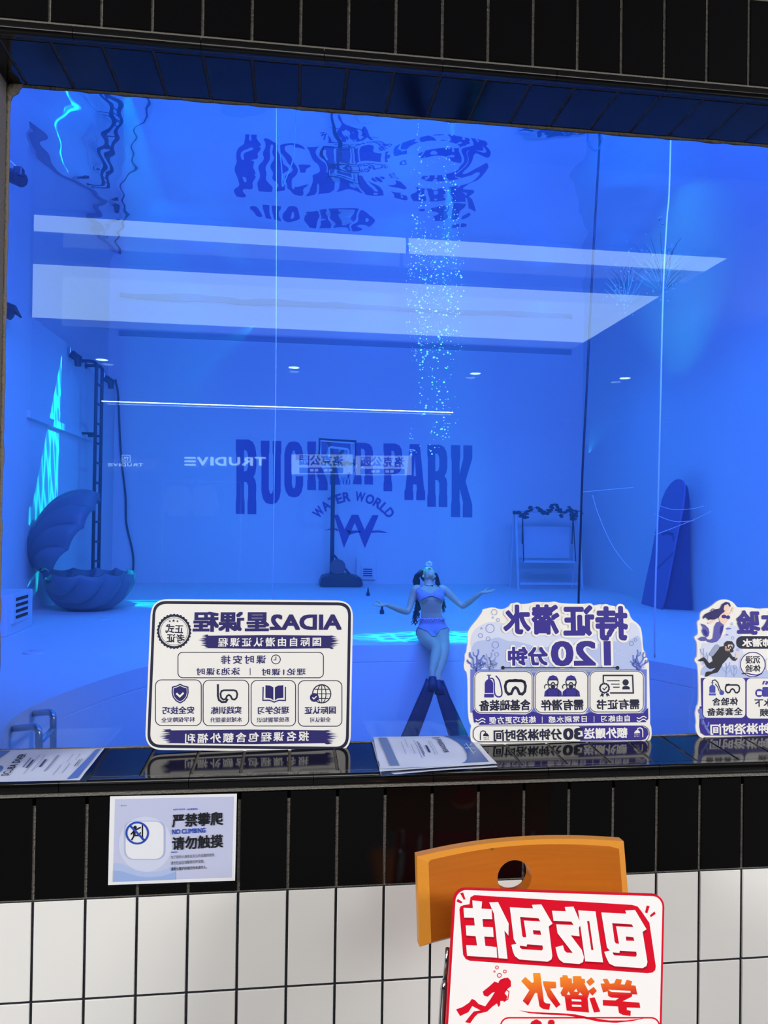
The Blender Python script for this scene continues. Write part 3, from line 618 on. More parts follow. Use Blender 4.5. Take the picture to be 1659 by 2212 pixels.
gp = [(190, 300), (205, 318), (262, 335), (280, 352), (320, 380), (360, 376), (392, 347), (395, 405), (434, 322), (470, 280), (497, 240), (600, 236), (645, 264), (672, 286), (688, 325), (735, 322), (778, 347), (824, 300), (862, 294), (886, 242), (893, 208), (955, 186), (995, 246), (1036, 276), (1058, 320), (1078, 380), (1142, 340), (1192, 300), (1228, 244), (1268, 256), (1260, 296), (1280, 350), (1290, 398), (1284, 436), (1325, 374), (1332, 336), (1362, 296), (1318, 415), (1440, 315)]
M_LEAF = mat('dark_silk_leaf', (24, 60, 52), .7, .2, vary=(8, .3)); rnd = random.Random(5)
mb = MB()
for x, y in gp:
    c = wz(x + rnd.uniform(-6, 6), y, WY - .06 + rnd.uniform(-.05, .05))
    for k in range(3):
        a = rnd.uniform(0, 6.28); mb.ball(c + Vector((.03 * math.cos(a), .03 * math.sin(a * 2), .03 * math.sin(a))), (.045, .02, .03), 4)
mb.tube(spline([wz(x, y, WY - .05) for x, y in gp[:-1]], 2), .006, 4); o = mb.build('garland', M_LEAF, root)
tag(root, 'white swing frame with a dark leaf garland against the far wall', 'swing')

# ---- tall arched board and its twin panel
M_ARCH = mat('violet_board', (126, 118, 178), .6, .3, vary=(3, .08)); M_ARCH2 = mat('violet_board_back', (78, 76, 132), .6, .3, vary=(3, .08))
root = empty('arched_board', atZ(1440, 1315, 0))
z5 = lambda x, y: (1050 + x * .36709, 850 + y * .36709)
fr = [(918, 1238), (940, 1120), (975, 960), (1000, 820), (1022, 700), (1040, 620), (1062, 570), (1090, 530), (1118, 508), (1140, 504), (1160, 515), (1170, 545), (1168, 600), (1160, 670), (1140, 760), (1115, 880), (1085, 1040), (1062, 1160), (1035, 1272)]
A0 = atZ(*z5(918, 1238), 0); A1 = atZ(*z5(1035, 1272), 0); au = (A1 - A0).normalized(); an = Vector((au.y, -au.x, 0)); av = Vector((0, 0, 1)) * .995 - an * .10
s_ = Sheet(A0, au, av, lambda x, y: z5(x, y), root)
lp = [s_.loc(*p) for p in fr]; me = flat([lp], .03); me.transform(s_.M(0)); link('front_panel', me, M_ARCH, root)
me = s_.line([(1005, 1040), (1060, 985), (1110, 935)], 4); s_.put('painted_line', me, M_ARCH2, 62); me = s_.line([(1040, 830), (1075, 822), (1105, 830), (1110, 870)], 7); s_.put('painted_line', me, M_ARCH2, 62)
bk = [(1035, 1262), (1070, 1110), (1110, 920), (1140, 770), (1158, 680), (1168, 560), (1178, 535), (1190, 560), (1198, 640), (1200, 760), (1198, 900), (1200, 1100), (1215, 1282), (1110, 1272)]
B0 = atZ(*z5(1040, 1268), 0); B1 = atZ(1497, 1319, 0); bu = (B1 - B0).normalized(); s2 = Sheet(B0 + Vector((.03, .0, 0)), bu, (0, 0, 1), lambda x, y: z5(x, y), root)
me = flat([[s2.loc(*p) for p in bk]], .03); me.transform(s2.M(0)); link('rear_panel', me, M_ARCH2, root)
tag(root, 'tall violet board with a rounded top leaning by the pool side wall', 'board')

# ---- vents
def louver(root, o, u, v, n, w_, h_, k, name='grille'):
    o, u, v, n = map(Vector, (o, u, v, n)); mb = MB()
    mb.frame_box(o, u * w_, n * .03, v * h_); mb.build('frame', M_PLAST, root); mb = MB()
    for i in range(k): mb.frame_box(o + u * (w_ * .14) + v * (h_ * (.12 + .80 * i / k)) + n * .022, u * (w_ * .72), n * .012, v * (h_ * .42 / k))
    mb.build(name, M_SLOT, root)
v0, v1 = h(800, 1750), h(1060, 2040); a, b = atY(*v0, BACK_Y - .12), atY(*v1, BACK_Y - .12)
root = empty('wall_vent', ((a.x + b.x) / 2, BACK_Y - .06, max(0, b.z))); mb = MB(); mb.box((a.x, BACK_Y - .12, max(.0, b.z)), (b.x, BACK_Y - .003, a.z)); bevel(mb.build('housing', M_POOL, root), .01)
g0, g1 = atY(*h(865, 1870), BACK_Y - .15), atY(*h(1032, 2012), BACK_Y - .15); louver(root, (g0.x, BACK_Y - .12, g1.z), (1, 0, 0), (0, 0, 1), (0, -1, 0), g1.x - g0.x, g0.z - g1.z, 4)
tag(root, 'white louvred vent box on the far wall beside the hoop base', 'vent')
root = empty('duct_box', (-3.6, 8.05, 0)); mb = MB(); zt = atY(22, 1287, 7.6).z; mb.box((-5.2, 7.6, 0), (-2.82, 8.49, zt)); bevel(mb.build('housing', M_POOL, root), .01)
louver(root, (-2.82, 8.3, .14), (0, -1, 0), (0, 0, 1), (1, 0, 0), .56, .36, 4)
tag(root, 'white boxed duct with a louvred vent on the pool floor before the pier', 'duct')

# ---- lamps and fittings on the walls
def flood(px, py, X, label, s=1.0):
    p = atX(px, py, X); root = empty('pool_lamp', (X, p.y, p.z)); mb = MB(); mb.box((X + .002, p.y - .07 * s, p.z - .02), (X + .05, p.y + .07 * s, p.z + .16 * s)); bevel(mb.build('mount', M_STEEL, root), .01)
    mb = MB(); mb.tube([(X + .05, p.y, p.z + .02), (X + .16, p.y, p.z - .06), (X + .16, p.y, p.z - .26 * s)], [.09 * s, .10 * s, .07 * s], 12); mb.build('head', M_DARKM, root, smooth=False); return tag(root, label, 'lamp', 'lamps along the pool side wall')
flood(148, 766, LEFT_X, 'dark lamp at the top of the side wall above the cyan streaks', .75); flood(222, 818, LEFT_X, 'dark lamp high on the side wall just past the ladder top', .75)
root = empty('ceiling_lamp', atY(30, 380, 5.2)); p, q = atY(8, 372, 5.2), atY(45, 388, 5.0)
mb = MB(); mb.tube([p - (q - p) * .9, p.lerp(q, .5)], .052, 14); mb.build('barrel', M_STEEL, root, smooth=True); mb = MB(); mb.tube([p.lerp(q, .45), q], .062, 14); mb.build('hood', M_DARKM, root, smooth=False); mb = MB(); mb.box(q + Vector((-.05, -.04, .02)), q + Vector((.02, .04, .10))); bevel(mb.build('bracket', M_DARKM, root), .01)
mb = MB(); mb.tube([q + Vector((-.03, 0, .1)), atY(8, 334, 5.2), atY(-30, 295, 5.2)], .004, 5); mb.build('cord', M_ROPEW, root)
tag(root, 'dark cylindrical lamp with a pale cord near the top of the window', 'lamp')
root = empty('pier_lamp', atY(20, 674, 8.45)); p, q = atY(-25, 655, 8.38), atY(26, 680, 8.38); r_ = atY(46, 686, 8.40)
mb = MB(); mb.tube([p, q], .075, 12); mb.build('body', M_DARKM, root, smooth=False); mb = MB(); mb.tube([p + Vector((0, .05, .07)), atY(30, 667, 8.44), r_], [.05, .05, .01], 8); mb.build('arm', M_DARKM, root, smooth=True)
tag(root, 'long dark lamp fixed across the pier above the duct box', 'lamp')
root = empty('wall_monitor', atY(112, 735, BACK_Y - .1)); a, b = atY(94, 715, BACK_Y - .1), atY(131, 775, BACK_Y - .1)
mb = MB(); mb.box((a.x, BACK_Y - .14, b.z), (b.x, BACK_Y - .003, a.z)); bevel(mb.build('casing', M_DARKM, root), .03); mb = MB(); mb.box((a.x + .08, BACK_Y - .15, b.z + .08), (b.x - .08, BACK_Y - .138, a.z - .10)); mb.build('screen', mat('grey_blue_panel', (96, 120, 140), .3), root)
tag(root, 'dark framed panel on the far wall rising above the side ledge', 'panel')

# ---- small things on the pool floor
for k, (x, y, lab) in enumerate(((795, 1287, 'smaller dark bottle-shaped weight on the pool floor, nearer the hoop'), (825, 1326, 'dark bottle-shaped weight on the pool floor under the outstretched hand'))):
    p = atZ(x, y, 0); s = .9 if k == 0 else 1.0
    root = empty('floor_weight', p); mb = MB(); mb.tube([p, p + Vector((0, 0, .05)), p + Vector((0, 0, .07)), p + Vector((0, 0, .14 * s))], [.035, .035, .02, .016], 10); mb.build('body', M_DARKM, root, smooth=False); mb = MB(); mb.tube([p + Vector((.016 * math.cos(a * PI / 6), 0, .155 * s + .016 * math.sin(a * PI / 6))) for a in range(12)], .004, 5, closed=True); mb.build('ring', M_DARKM, root); tag(root, lab, 'weight', 'dark weights on the pool floor')
p = atZ(73, 1411, 0); root = empty('floor_drain', p); mb = MB(); mb.tube([p, p + Vector((0, 0, .018)), p + Vector((0, 0, .026))], [.11, .105, .08], 24); mb.build('cover', M_PLAST, root); mb = MB(); mb.tube([p + Vector((0, 0, .02)), p + Vector((0, 0, .034))], .03, 12); mb.build('cap', M_PLAST, root)
tag(root, 'small round white drain cover on the pool floor', 'drain')
p = atZ(222, 1338, 0); mb = MB(); mb.tube([p, p + Vector((0, 0, .012))], [.07, .06], 18); tag(mb.build('floor_disc', M_PLAST), 'small flat disc lying on the floor beside the shell', 'disc')


# ================================================================== THINGS ON AND BEFORE THE SILL
M_BOARD = mat('board_white', (233, 231, 227), .55, .3); M_NAVY = mat('navy_print', (46, 42, 104), .5, .3); M_INKD = mat('dark_ink', (36, 38, 62), .5, .3)
M_VIO = mat('violet_print', (56, 48, 140), .5, .3); M_PALE = mat('pale_blue_print', (206, 213, 236), .5, .3); M_MIDB = mat('mid_blue_print', (176, 190, 230), .5, .3); M_CORAL = mat('coral_blue_print', (104, 122, 206), .5, .3)
M_LILAC = mat('lilac_print', (190, 204, 236), .5, .3); M_SKIN_P = mat('skin_print', (238, 206, 186), .5, .3)
def on_sill(px, py):      # where this pixel's ray meets the slightly sloping sill
    z = .9
    for _ in range(6): p = atZ(px, py, z); z = Z_SILL0 + (p.y - .0137) * (Z_SILL1 - Z_SILL0) / (GLASS_Y - .0137)
    return p
def board_sheet(name, foot, lean_to, art, height, X0):
    """upright board: foot on the sill, top leaning on the pane"""
    dy = lean_to - foot.y; v = Vector((0, dy, math.sqrt(height ** 2 - dy ** 2)))
    root = empty(name, (X0, foot.y, foot.z)); return Sheet((X0, foot.y, foot.z + .0003), (1, 0, 0), v, art, root, True)
def board_body(S, loop, m, raw=False, name='panel', t=.005):
    lp = loop if raw else [S.loc(*p) for p in loop]; lo = min(p[1] for p in lp); me = flat([[(a, b) for a, b in lp]], t); me.transform(Matrix.Translation((0, 0, -t / 2))); me.transform(S.M(0)); return link(name, me, m, S.root)
def brush(x0, x1, y0, y1, seed, n=9):
    """paint-stroke banner with ragged ends"""
    r = random.Random(seed); P = []; xl = x0 + (x1 - x0) * .09; xr = x1 - (x1 - x0) * .09; hgt = y1 - y0
    for i in range(7): P.append((xl + (xr - xl) * i / 6, y0 + hgt * (.04 + .05 * abs(i - 3) / 3)))
    for i in range(n):
        y = y0 + hgt * (i + .5) / n; k = 1 - abs((i + .5) / n - .48) * 1.1; P += [(xr + (x1 - xr) * k * r.uniform(.65, 1), y), (xr + (x1 - xr) * k * r.uniform(.1, .45), y + hgt / n * .45)]
    for i in range(7): P.append((xr - (xr - xl) * i / 6, y1 - hgt * (.02 + .06 * abs(i - 3) / 3)))
    for i in range(n - 1, -1, -1):
        y = y0 + hgt * (i + .5) / n; k = 1 - abs((i + .5) / n - .4) * 1.1; P += [(xl - (xl - x0) * k * r.uniform(.65, 1), y), (xl - (xl - x0) * k * r.uniform(.05, .45), y - hgt / n * .45)]
    return P
def mask_icon(S, cx, cy, w_, h_, wd):
    return S.line([(cx - w_ * .5, cy - h_ * .1), (cx - w_ * .44, cy - h_ * .4), (cx - w_ * .3, cy - h_ * .5), (cx + w_ * .3, cy - h_ * .5), (cx + w_ * .44, cy - h_ * .4), (cx + w_ * .5, cy - h_ * .1), (cx + w_ * .46, cy + h_ * .3), (cx + w_ * .34, cy + h_ * .5), (cx + w_ * .2, cy + h_ * .46), (cx + w_ * .1, cy + h_ * .1), (cx, cy), (cx - w_ * .1, cy + h_ * .1), (cx - w_ * .2, cy + h_ * .46), (cx - w_ * .34, cy + h_ * .5), (cx - w_ * .46, cy + h_ * .3)], wd, True)
def shower(S, x, y, s, flip=1):
    X = lambda a: x + a * flip * s
    ms = [S.line([(X(-40), y + 42 * s), (X(-40), y - 10 * s), (X(-34), y - 28 * s), (X(-18), y - 36 * s), (X(0), y - 30 * s), (X(6), y - 18 * s)], 8 * s), S.fl([(X(-18), y + 8 * s), (X(-14), y - 8 * s), (X(0), y - 18 * s), (X(18), y - 14 * s), (X(30), y + 2 * s), (X(32), y + 12 * s)])]
    for k in range(4):
        for j in range(2): ms.append(S.line([(X(-10 + 12 * k + 2 * j), y + (18 + 13 * j) * s), (X(-9 + 12 * k + 2 * j), y + (26 + 13 * j) * s)], 4 * s))
    return ms
def tank_icon(S, x0, y0, x1, y1):
    w_ = x1 - x0; hh = y1 - y0
    return [S.fl([(x0 + .06 * w_, y1 - .2 * hh), (x0 + .06 * w_, y0 + .36 * hh), (x0 + .2 * w_, y0 + .25 * hh), (x0 + .38 * w_, y0 + .2 * hh), (x0 + .62 * w_, y0 + .2 * hh), (x0 + .8 * w_, y0 + .25 * hh), (x0 + .94 * w_, y0 + .36 * hh), (x0 + .94 * w_, y1 - .2 * hh)]), S.fl(rrect(x0, y1 - .16 * hh, x1, y1, w_ * .08)),
            S.fl([(x0 + .42 * w_, y0 + .21 * hh), (x0 + .42 * w_, y0 + .04 * hh), (x0 + .28 * w_, y0 + .04 * hh), (x0 + .28 * w_, y0), (x0 + .72 * w_, y0), (x0 + .72 * w_, y0 + .04 * hh), (x0 + .58 * w_, y0 + .04 * hh), (x0 + .58 * w_, y0 + .21 * hh)])]

# ---- course board, navy frame
A1 = lambda x, y: (300 + x * .28933, 1280 + y * .28933)
foot = on_sill(535, 1621); S = board_sheet('course_board', foot, GLASS_Y - .006, A1, .335, foot.x)
def r1(x0, y0, x1, y1, r): return rrect(x0, y0, x1, y1, r, 8)
Q = [S.loc(90 - 0, 50), S.loc(1597, 62), S.loc(1578, 1192), S.loc(46, 1172)]
def quad_rr(S, q, r, inset=0):       # rounded quad following four artwork corners
    P = [Vector(S.loc(*p)) for p in q]; c = sum(P, Vector((0, 0))) / 4; P = [p + (c - p).normalized() * inset * 1.3 for p in P]; out = []
    rr = abs(S.loc(q[0][0] + r, q[0][1])[0] - S.loc(*q[0])[0])
    for i in range(4):
        a, b, d = P[i - 1], P[i], P[(i + 1) % 4]; u = (a - b).normalized() * rr; v = (d - b).normalized() * rr
        for k in range(9):
            t = k / 8; out.append((b + u) * (1 - t) ** 2 + b * 2 * t * (1 - t) + (b + v) * t * t)
    return [(p.x, p.y) for p in out]
cor = [(92, 48), (1600, 60), (1580, 1192), (44, 1174)]
bl = quad_rr(S, cor, 130); board_body(S, bl, M_BOARD, True)
o1 = quad_rr(S, [(106, 62), (1585, 74), (1566, 1174), (60, 1158)], 105); o2 = quad_rr(S, [(125, 84), (1564, 96), (1545, 1152), (82, 1136)], 85)
S.put('border', flat([o1, o2]), M_INKD, 1)
S.join('title_lettering', [S.txt('AIDA2星课程', 410, 142, 1520, 292, .035)], M_NAVY, 2)
S.shape('banner', [brush(420, 1520, 312, 424, 1)], M_NAVY, 1); S.join('banner_lettering', [S.txt('国际自由潜认证课程', 595, 336, 1364, 402, .02, 1.32)], M_BOARD, 2)
bd = [S.fl([((263 + (131 if k % 2 else 122) * math.cos(PI * k / 30)), 290 + (134 if k % 2 else 125) * math.sin(PI * k / 30)) for k in range(60)], circ(263, 290, 110)), S.line(circ(263, 290, 102), 3, True)]
for k, x in enumerate((231, 259, 288)):
    rr = 13 if k == 1 else 10; cy_ = 210 if k == 1 else 214; bd.append(S.fl([(x + (rr if j % 2 == 0 else rr * .42) * math.sin(PI * j / 5), cy_ - (rr if j % 2 == 0 else rr * .42) * math.cos(PI * j / 5)) for j in range(10)]))
bd += [S.txt('正式', 200, 238, 332, 304, .02, 1, -.05), S.txt('考证', 208, 308, 342, 374, .02, 1, -.05)]
S.join('stamp', bd, M_INKD, 1)
S.put('schedule_outline', S.line(r1(292, 446, 1378, 636, 36), 6, True), M_INKD, 1)
S.join('schedule_lettering', [S.txt('课时安排', 612, 468, 950, 532, .015, 1.35), S.txt('理论1课时', 918, 566, 1245, 618, .015, 1.15), S.txt('泳池3课时', 430, 562, 755, 616, .015, 1.15), S.line([(831, 564), (831, 616)], 4)], M_NAVY, 2)
S.join('clock_icon', [S.line(circ(1023, 499, 33), 6, True), S.line([(1023, 478), (1023, 503), (1005, 503)], 6)], M_INKD, 1)
cells = [(1190, 658, 1516, 998, '国际认证', '全球认可', 1238, 1470, 1276, 1432), (838, 656, 1170, 996, '理论学习', '系统掌握知识', 888, 1122, 882, 1124), (480, 654, 820, 994, '实践训练', '水域技能提升', 538, 766, 530, 770), (124, 652, 466, 992, '安全技巧', '科学保障安全', 176, 414, 168, 418)]
S.join('icon_cell_outline', [S.line(r1(a, b, c, d, 44), 6, True) for a, b, c, d, *_ in cells], M_INKD, 1)
S.join('cell_lettering', [S.txt(t, x0, 850, x1, 906, .02) for (*_, t, t2, x0, x1, u0, u1) in cells] + [S.txt(t2, u0, 930, u1, 968, .008) for (*_, t, t2, x0, x1, u0, u1) in cells], M_NAVY, 2)
# globe, book, mask with snorkel, shield
S.join('globe_icon', [S.line(circ(1365, 756, 68), 8, True), S.line(circ(1365, 756, 32, 28, 68), 6, True), S.line([(1365, 690), (1365, 822)], 6), S.line([(1300, 756), (1430, 756)], 6), S.line([(1312, 722), (1418, 722)], 6), S.line([(1316, 790), (1416, 790)], 6)], M_INKD, 1)
S.join('tick_icon', [S.fl(circ(1310, 783, 33))], M_NAVY, 2); S.join('tick_mark', [S.line([(1296, 782), (1306, 794), (1326, 774)], 8)], M_BOARD, 3)
S.join('book_icon', [S.fl([(1004, 708), (980, 694), (945, 692), (945, 786), (985, 790), (1004, 804)]), S.fl([(1016, 708), (1040, 694), (1078, 692), (1078, 786), (1036, 790), (1016, 804)]), S.line([(928, 704), (926, 804), (975, 804), (1010, 818), (1046, 804), (1094, 806), (1094, 704)], 9)], M_NAVY, 1)
S.join('mask_icon', [mask_icon(S, 672, 764, 126, 70, 13), S.line([(590, 684), (590, 770), (598, 802), (620, 818), (650, 816), (664, 794)], 15)], M_INKD, 1)
sh = lambda k: [(308 + k * x, 755 + k * y) for x, y in ((0, -76), (20, -64), (62, -52), (64, -8), (54, 28), (32, 56), (0, 74), (-32, 56), (-54, 28), (-64, -8), (-62, -52), (-20, -64))]
S.join('shield_icon', [S.fl(sh(1.0), sh(.86)), S.fl(sh(.78))], M_NAVY, 1); S.join('tick_mark', [S.line([(280, 752), (306, 776), (334, 748)], 14)], M_BOARD, 2)
S.shape('banner', [brush(118, 1510, 1018, 1134, 2)], M_NAVY, 1); S.join('banner_lettering', [S.txt('报名课程包含额外福利', 350, 1044, 1274, 1116, .02, 1.3)], M_BOARD, 2)
tag(S.root, 'white course board with a navy frame and four small icons, leaning on the pane', 'sign board')

# ---- certified dive board, scalloped outline
A2 = lambda x, y: (990 + x * .25919, 1280 + y * .25919)
foot = on_sill(1205, 1604); S = board_sheet('dive_time_board', foot, GLASS_Y - .006, A2, .315, foot.x)
out2 = [(132, 1278), (104, 1240), (100, 1150), (112, 1112), (90, 1080), (80, 980), (78, 668), (52, 650), (46, 600), (58, 560), (52, 520), (70, 490), (72, 450), (80, 420), (76, 370), (84, 310), (160, 220), (205, 155), (200, 140), (290, 120), (345, 140), (390, 135), (430, 110), (436, 90), (500, 82), (520, 98), (590, 92), (625, 78), (760, 82), (800, 72), (850, 90), (1050, 96), (1080, 88), (1115, 110), (1150, 104), (1180, 96), (1300, 112), (1330, 122), (1380, 122), (1420, 150), (1440, 222), (1500, 260), (1530, 310), (1540, 480), (1560, 500), (1558, 530), (1588, 560), (1590, 640), (1600, 1070), (1596, 1090), (1610, 1120), (1612, 1200), (1596, 1240), (1560, 1252)]
board_body(S, chaikin(out2), M_BOARD)
S.shape('sea_backdrop', [chaikin([(100, 668), (100, 640), (106, 470), (100, 400), (120, 320), (200, 262), (280, 240), (420, 262), (600, 330), (700, 350), (860, 330), (1100, 350), (1380, 330), (1430, 240), (1490, 270), (1516, 330), (1520, 480), (1560, 580), (1560, 668)])], M_PALE, 1)
S.shape('sea_wave', [chaikin([(105, 668), (108, 440), (160, 400), (250, 396), (330, 366), (420, 410), (480, 400), (700, 470), (900, 420), (1100, 440), (1300, 400), (1400, 420), (1520, 330), (1530, 560), (1560, 668)])], M_MIDB, 2)
S.shape('side_band', [[(100, 640), (1570, 640), (1570, 1000), (100, 1000)]], M_CORAL, 2)
S.shape('lower_band', [[(116, 985), (150, 970), (180, 1006), (560, 1016), (620, 990), (700, 1014), (1040, 1014), (1100, 996), (1160, 1010), (1540, 1004), (1580, 960), (1582, 1050), (1560, 1080), (180, 1102), (130, 1080)]], M_VIO, 3)
def coral(x, y, s, flip, seed):
    r = random.Random(seed); ms = []
    for a, l in ((-38, .8), (-18, 1.15), (4, 1.25), (22, 1.0), (42, .75)):
        P = [(x, y)]; q = math.radians(a * flip)
        for k in range(1, 7): P.append((x + s * l * k / 6 * math.sin(q) + 7 * math.sin(k * 1.9 + a), y - s * l * k / 6 * math.cos(q)))
        ms.append(S.line(soft(P), 13))
        for k in (2, 4): ms.append(S.line([P[k], (P[k][0] + 26 * flip * (1 if k == 2 else -1), P[k][1] - 14), (P[k][0] + 30 * flip * (1 if k == 2 else -1), P[k][1] - 40)], 10))
    return ms
S.join('coral', coral(150, 660, 150, 1, 1) + coral(1500, 650, 140, -1, 3), M_CORAL, 3); S.join('pale_coral', coral(262, 650, 120, 1, 2), mat('pale_coral_print', (140, 158, 216), .5), 3)
S.join('bubble_rings', [S.line(circ(x, y, r), 3, True) for x, y, r in ((299, 164, 23), (286, 208, 7), (330, 228, 13), (264, 298, 35), (192, 298, 6), (184, 358, 17), (248, 384, 16), (308, 436, 27), (288, 483, 7), (318, 515, 16), (1442, 424, 17), (1476, 394, 12))], M_CORAL, 4)
S.join('small_fish', [S.fl([(x, y), (x + 16, y - 7), (x + 30, y), (x + 38, y - 7), (x + 38, y + 7), (x + 30, y + 1), (x + 16, y + 7)]) for x, y in ((1290, 488), (1318, 508), (1352, 528))], M_LILAC, 4)
T1 = [(('水', 372, 100, 602, 348),), (('潜', 608, 98, 842, 350),), (('证', 872, 104, 1132, 362),), (('持', 1140, 112, 1412, 400),)]
S.join('title_halo', [S.txt(c, x0 - 18, y0 - 18, x1 + 18, y1 + 18, .11) for ((c, x0, y0, x1, y1),) in T1] + [S.txt('120', 748, 380, 1292, 634, .09), S.txt('分钟', 396, 436, 761, 624, .09)], M_BOARD, 5)
S.join('title_lettering', [S.txt(c, x0, y0, x1, y1, .045) for ((c, x0, y0, x1, y1),) in T1] + [S.txt('120', 770, 402, 1270, 612, .03, 1, 0), S.txt('分钟', 412, 452, 745, 608, .04)], M_VIO, 6)
S.join('rule', [S.line([(370, 626), (1325, 626)], 8), S.fl(circ(370, 626, 15)), S.fl(circ(1325, 626, 15))], M_INKD, 6)
cells = [(136, 658, 614, 1000), (640, 656, 1076, 998), (1096, 656, 1540, 994)]
S.join('icon_cell', [S.fl(r1(a - 8, b - 6, c + 8, d + 8, 60)) for a, b, c, d in cells], M_BOARD, 5); S.join('icon_cell_outline', [S.line(r1(a, b, c, d, 54), 5, True) for a, b, c, d in cells], M_INKD, 6)
S.join('tank_icon', tank_icon(S, 214, 684, 294, 874) + [S.line(soft([(262, 716), (284, 716), (298, 745), (300, 830), (316, 862), (345, 868), (362, 845), (356, 790), (340, 730), (310, 692)]), 11)], M_VIO, 6)
S.join('mask_icon', [mask_icon(S, 474, 790, 170, 112, 22), S.line([(400, 758), (410, 736), (474, 726), (540, 736), (550, 758)], 14)], M_INKD, 6)
for k, x in enumerate((787, 937)):
    S.join('diver_icon', [S.fl([(x - 74, 866), (x - 68, 824), (x - 36, 796), (x + 36, 796), (x + 70, 824), (x + 76, 866)]), S.fl([(x - 46, 726), (x - 30, 698), (x, 688), (x + 30, 698), (x + 46, 726)])], M_VIO, 6)
    S.join('diver_mask', [mask_icon(S, x, 748, 86, 44, 9), S.fl(circ(x, 784, 18)), S.line([(x - 40, 760), (x - 34, 790), (x - 16, 808)], 6), S.line([(x + 40, 760), (x + 34, 790), (x + 16, 808)], 6), S.line([(x - 48, 812), (x - 42, 866)], 6), S.line([(x + 48, 812), (x + 42, 866)], 6), S.line([(x - 66, 800), (x - 72, 780), (x - 58, 764), (x - 46, 770)], 7)], M_INKD, 7)
S.join('certificate_icon', [S.line([(1206, 752), (1206, 690), (1450, 690), (1456, 836), (1262, 836)], 12), S.line([(1236, 734), (1342, 734)], 8), S.line([(1270, 762), (1342, 762)], 8), S.line([(1288, 788), (1342, 788)], 8), S.fl(circ(1392, 748, 26)), S.fl([(1364, 806), (1366, 786), (1384, 776), (1404, 776), (1424, 786), (1428, 806)]), S.fl([(1216 + (48 if k % 2 else 42) * math.cos(PI * k / 14), 796 + (48 if k % 2 else 42) * math.sin(PI * k / 14)) for k in range(28)], circ(1216, 796, 31)), S.line([(1200, 796), (1214, 810), (1236, 784)], 8), S.fl([(1190, 838), (1178, 868), (1194, 860), (1204, 872), (1212, 844)]), S.fl([(1226, 844), (1238, 872), (1244, 858), (1262, 864), (1246, 836)])], M_INKD, 6)
S.join('cell_lettering', [S.txt('含基础装备', 172, 892, 600, 984, .03), S.txt('需有潜伴', 688, 890, 1042, 980, .03), S.txt('需有证书', 1152, 888, 1508, 974, .03)], M_INKD, 6)
S.join('band_lettering', [S.txt('练技巧更方便', 256, 1032, 646, 1090, .02, 1.12), S.txt('日常刷水感', 750, 1028, 1070, 1082, .02, 1.12), S.txt('自由练习', 1188, 1022, 1428, 1076, .02, 1.12), S.line([(698, 1034), (698, 1086)], 5), S.line([(1130, 1028), (1130, 1080)], 5)], M_BOARD, 4)
S.join('wave_mark', [S.line([(x + 8 * k, y + o_ + 9 * math.sin(k * .68)) for k in range(11)], 8) for x, y in ((144, 1056), (1486, 1040)) for o_ in (0, 24)], M_BOARD, 4)
S.join('shower_bar', [S.fl(r1(124, 1112, 1588, 1240, 58))], M_BOARD, 5); S.join('shower_bar_outline', [S.line(r1(124, 1110, 1588, 1242, 58), 5, True)], M_INKD, 6)
S.join('shower_bar_end', [S.fl([(1000, 1114), (1530, 1110), (1574, 1136), (1582, 1180), (1556, 1222), (1520, 1230), (1010, 1234), (1036, 1190), (1030, 1140)])], M_VIO, 6)
S.join('bar_lettering', [S.txt('分钟淋浴时间', 294, 1136, 862, 1232, .03), S.txt('30', 872, 1128, 1034, 1226, .04)], M_INKD, 7); S.join('bar_lettering', [S.txt('额外赠送', 1044, 1126, 1408, 1214, .03)], M_BOARD, 7)
S.join('shower_icon', shower(S, 222, 1186, 1.0), M_INKD, 7); S.join('shower_icon', shower(S, 1494, 1162, 1.0, -1), M_BOARD, 7)
tag(S.root, 'scalloped pale blue dive board with violet lettering leaning on the pane', 'sign board')

# ---- dive experience board, cut off by the frame's edge
A3 = lambda x, y: (1450 + x * .15368, 1280 + y * .15368)
foot = on_sill(1540, 1592); S = board_sheet('dive_trial_board', foot, GLASS_Y - .006, A3, .315, foot.x)
out3 = [(450, 2062), (400, 2030), (362, 1980), (348, 1930), (344, 1860), (356, 1830), (336, 1690), (350, 1650), (356, 1600), (386, 1566), (384, 1200), (372, 1040), (366, 1004), (330, 970), (336, 920), (368, 904), (366, 700), (326, 650), (332, 612), (384, 590), (366, 430), (372, 398), (408, 384), (406, 300), (440, 250), (520, 220), (590, 170), (660, 110), (760, 92), (850, 120), (900, 170), (930, 214), (1080, 206), (1240, 230), (1300, 220), (1700, 216), (2300, 240), (2400, 420), (2420, 2000), (2360, 2060), (2300, 2075)]
board_body(S, chaikin(out3), M_BOARD)
S.shape('sea_backdrop', [chaikin([(414, 1200), (410, 690), (500, 720), (740, 640), (800, 440), (1000, 500), (1000, 1000), (1400, 900), (2380, 900), (2380, 1200)])], M_PALE, 1)
S.shape('sea_wave', [chaikin([(414, 1200), (412, 1080), (520, 980), (700, 1060), (860, 1000), (960, 1080), (1100, 1110), (2380, 1060), (2380, 1200)])], M_MIDB, 2)
S.shape('lower_band', [[(414, 1200), (2380, 1200), (2390, 2010), (470, 2010), (410, 1970), (392, 1880), (400, 1700), (384, 1700), (400, 1600), (424, 1600)]], M_VIO, 2)
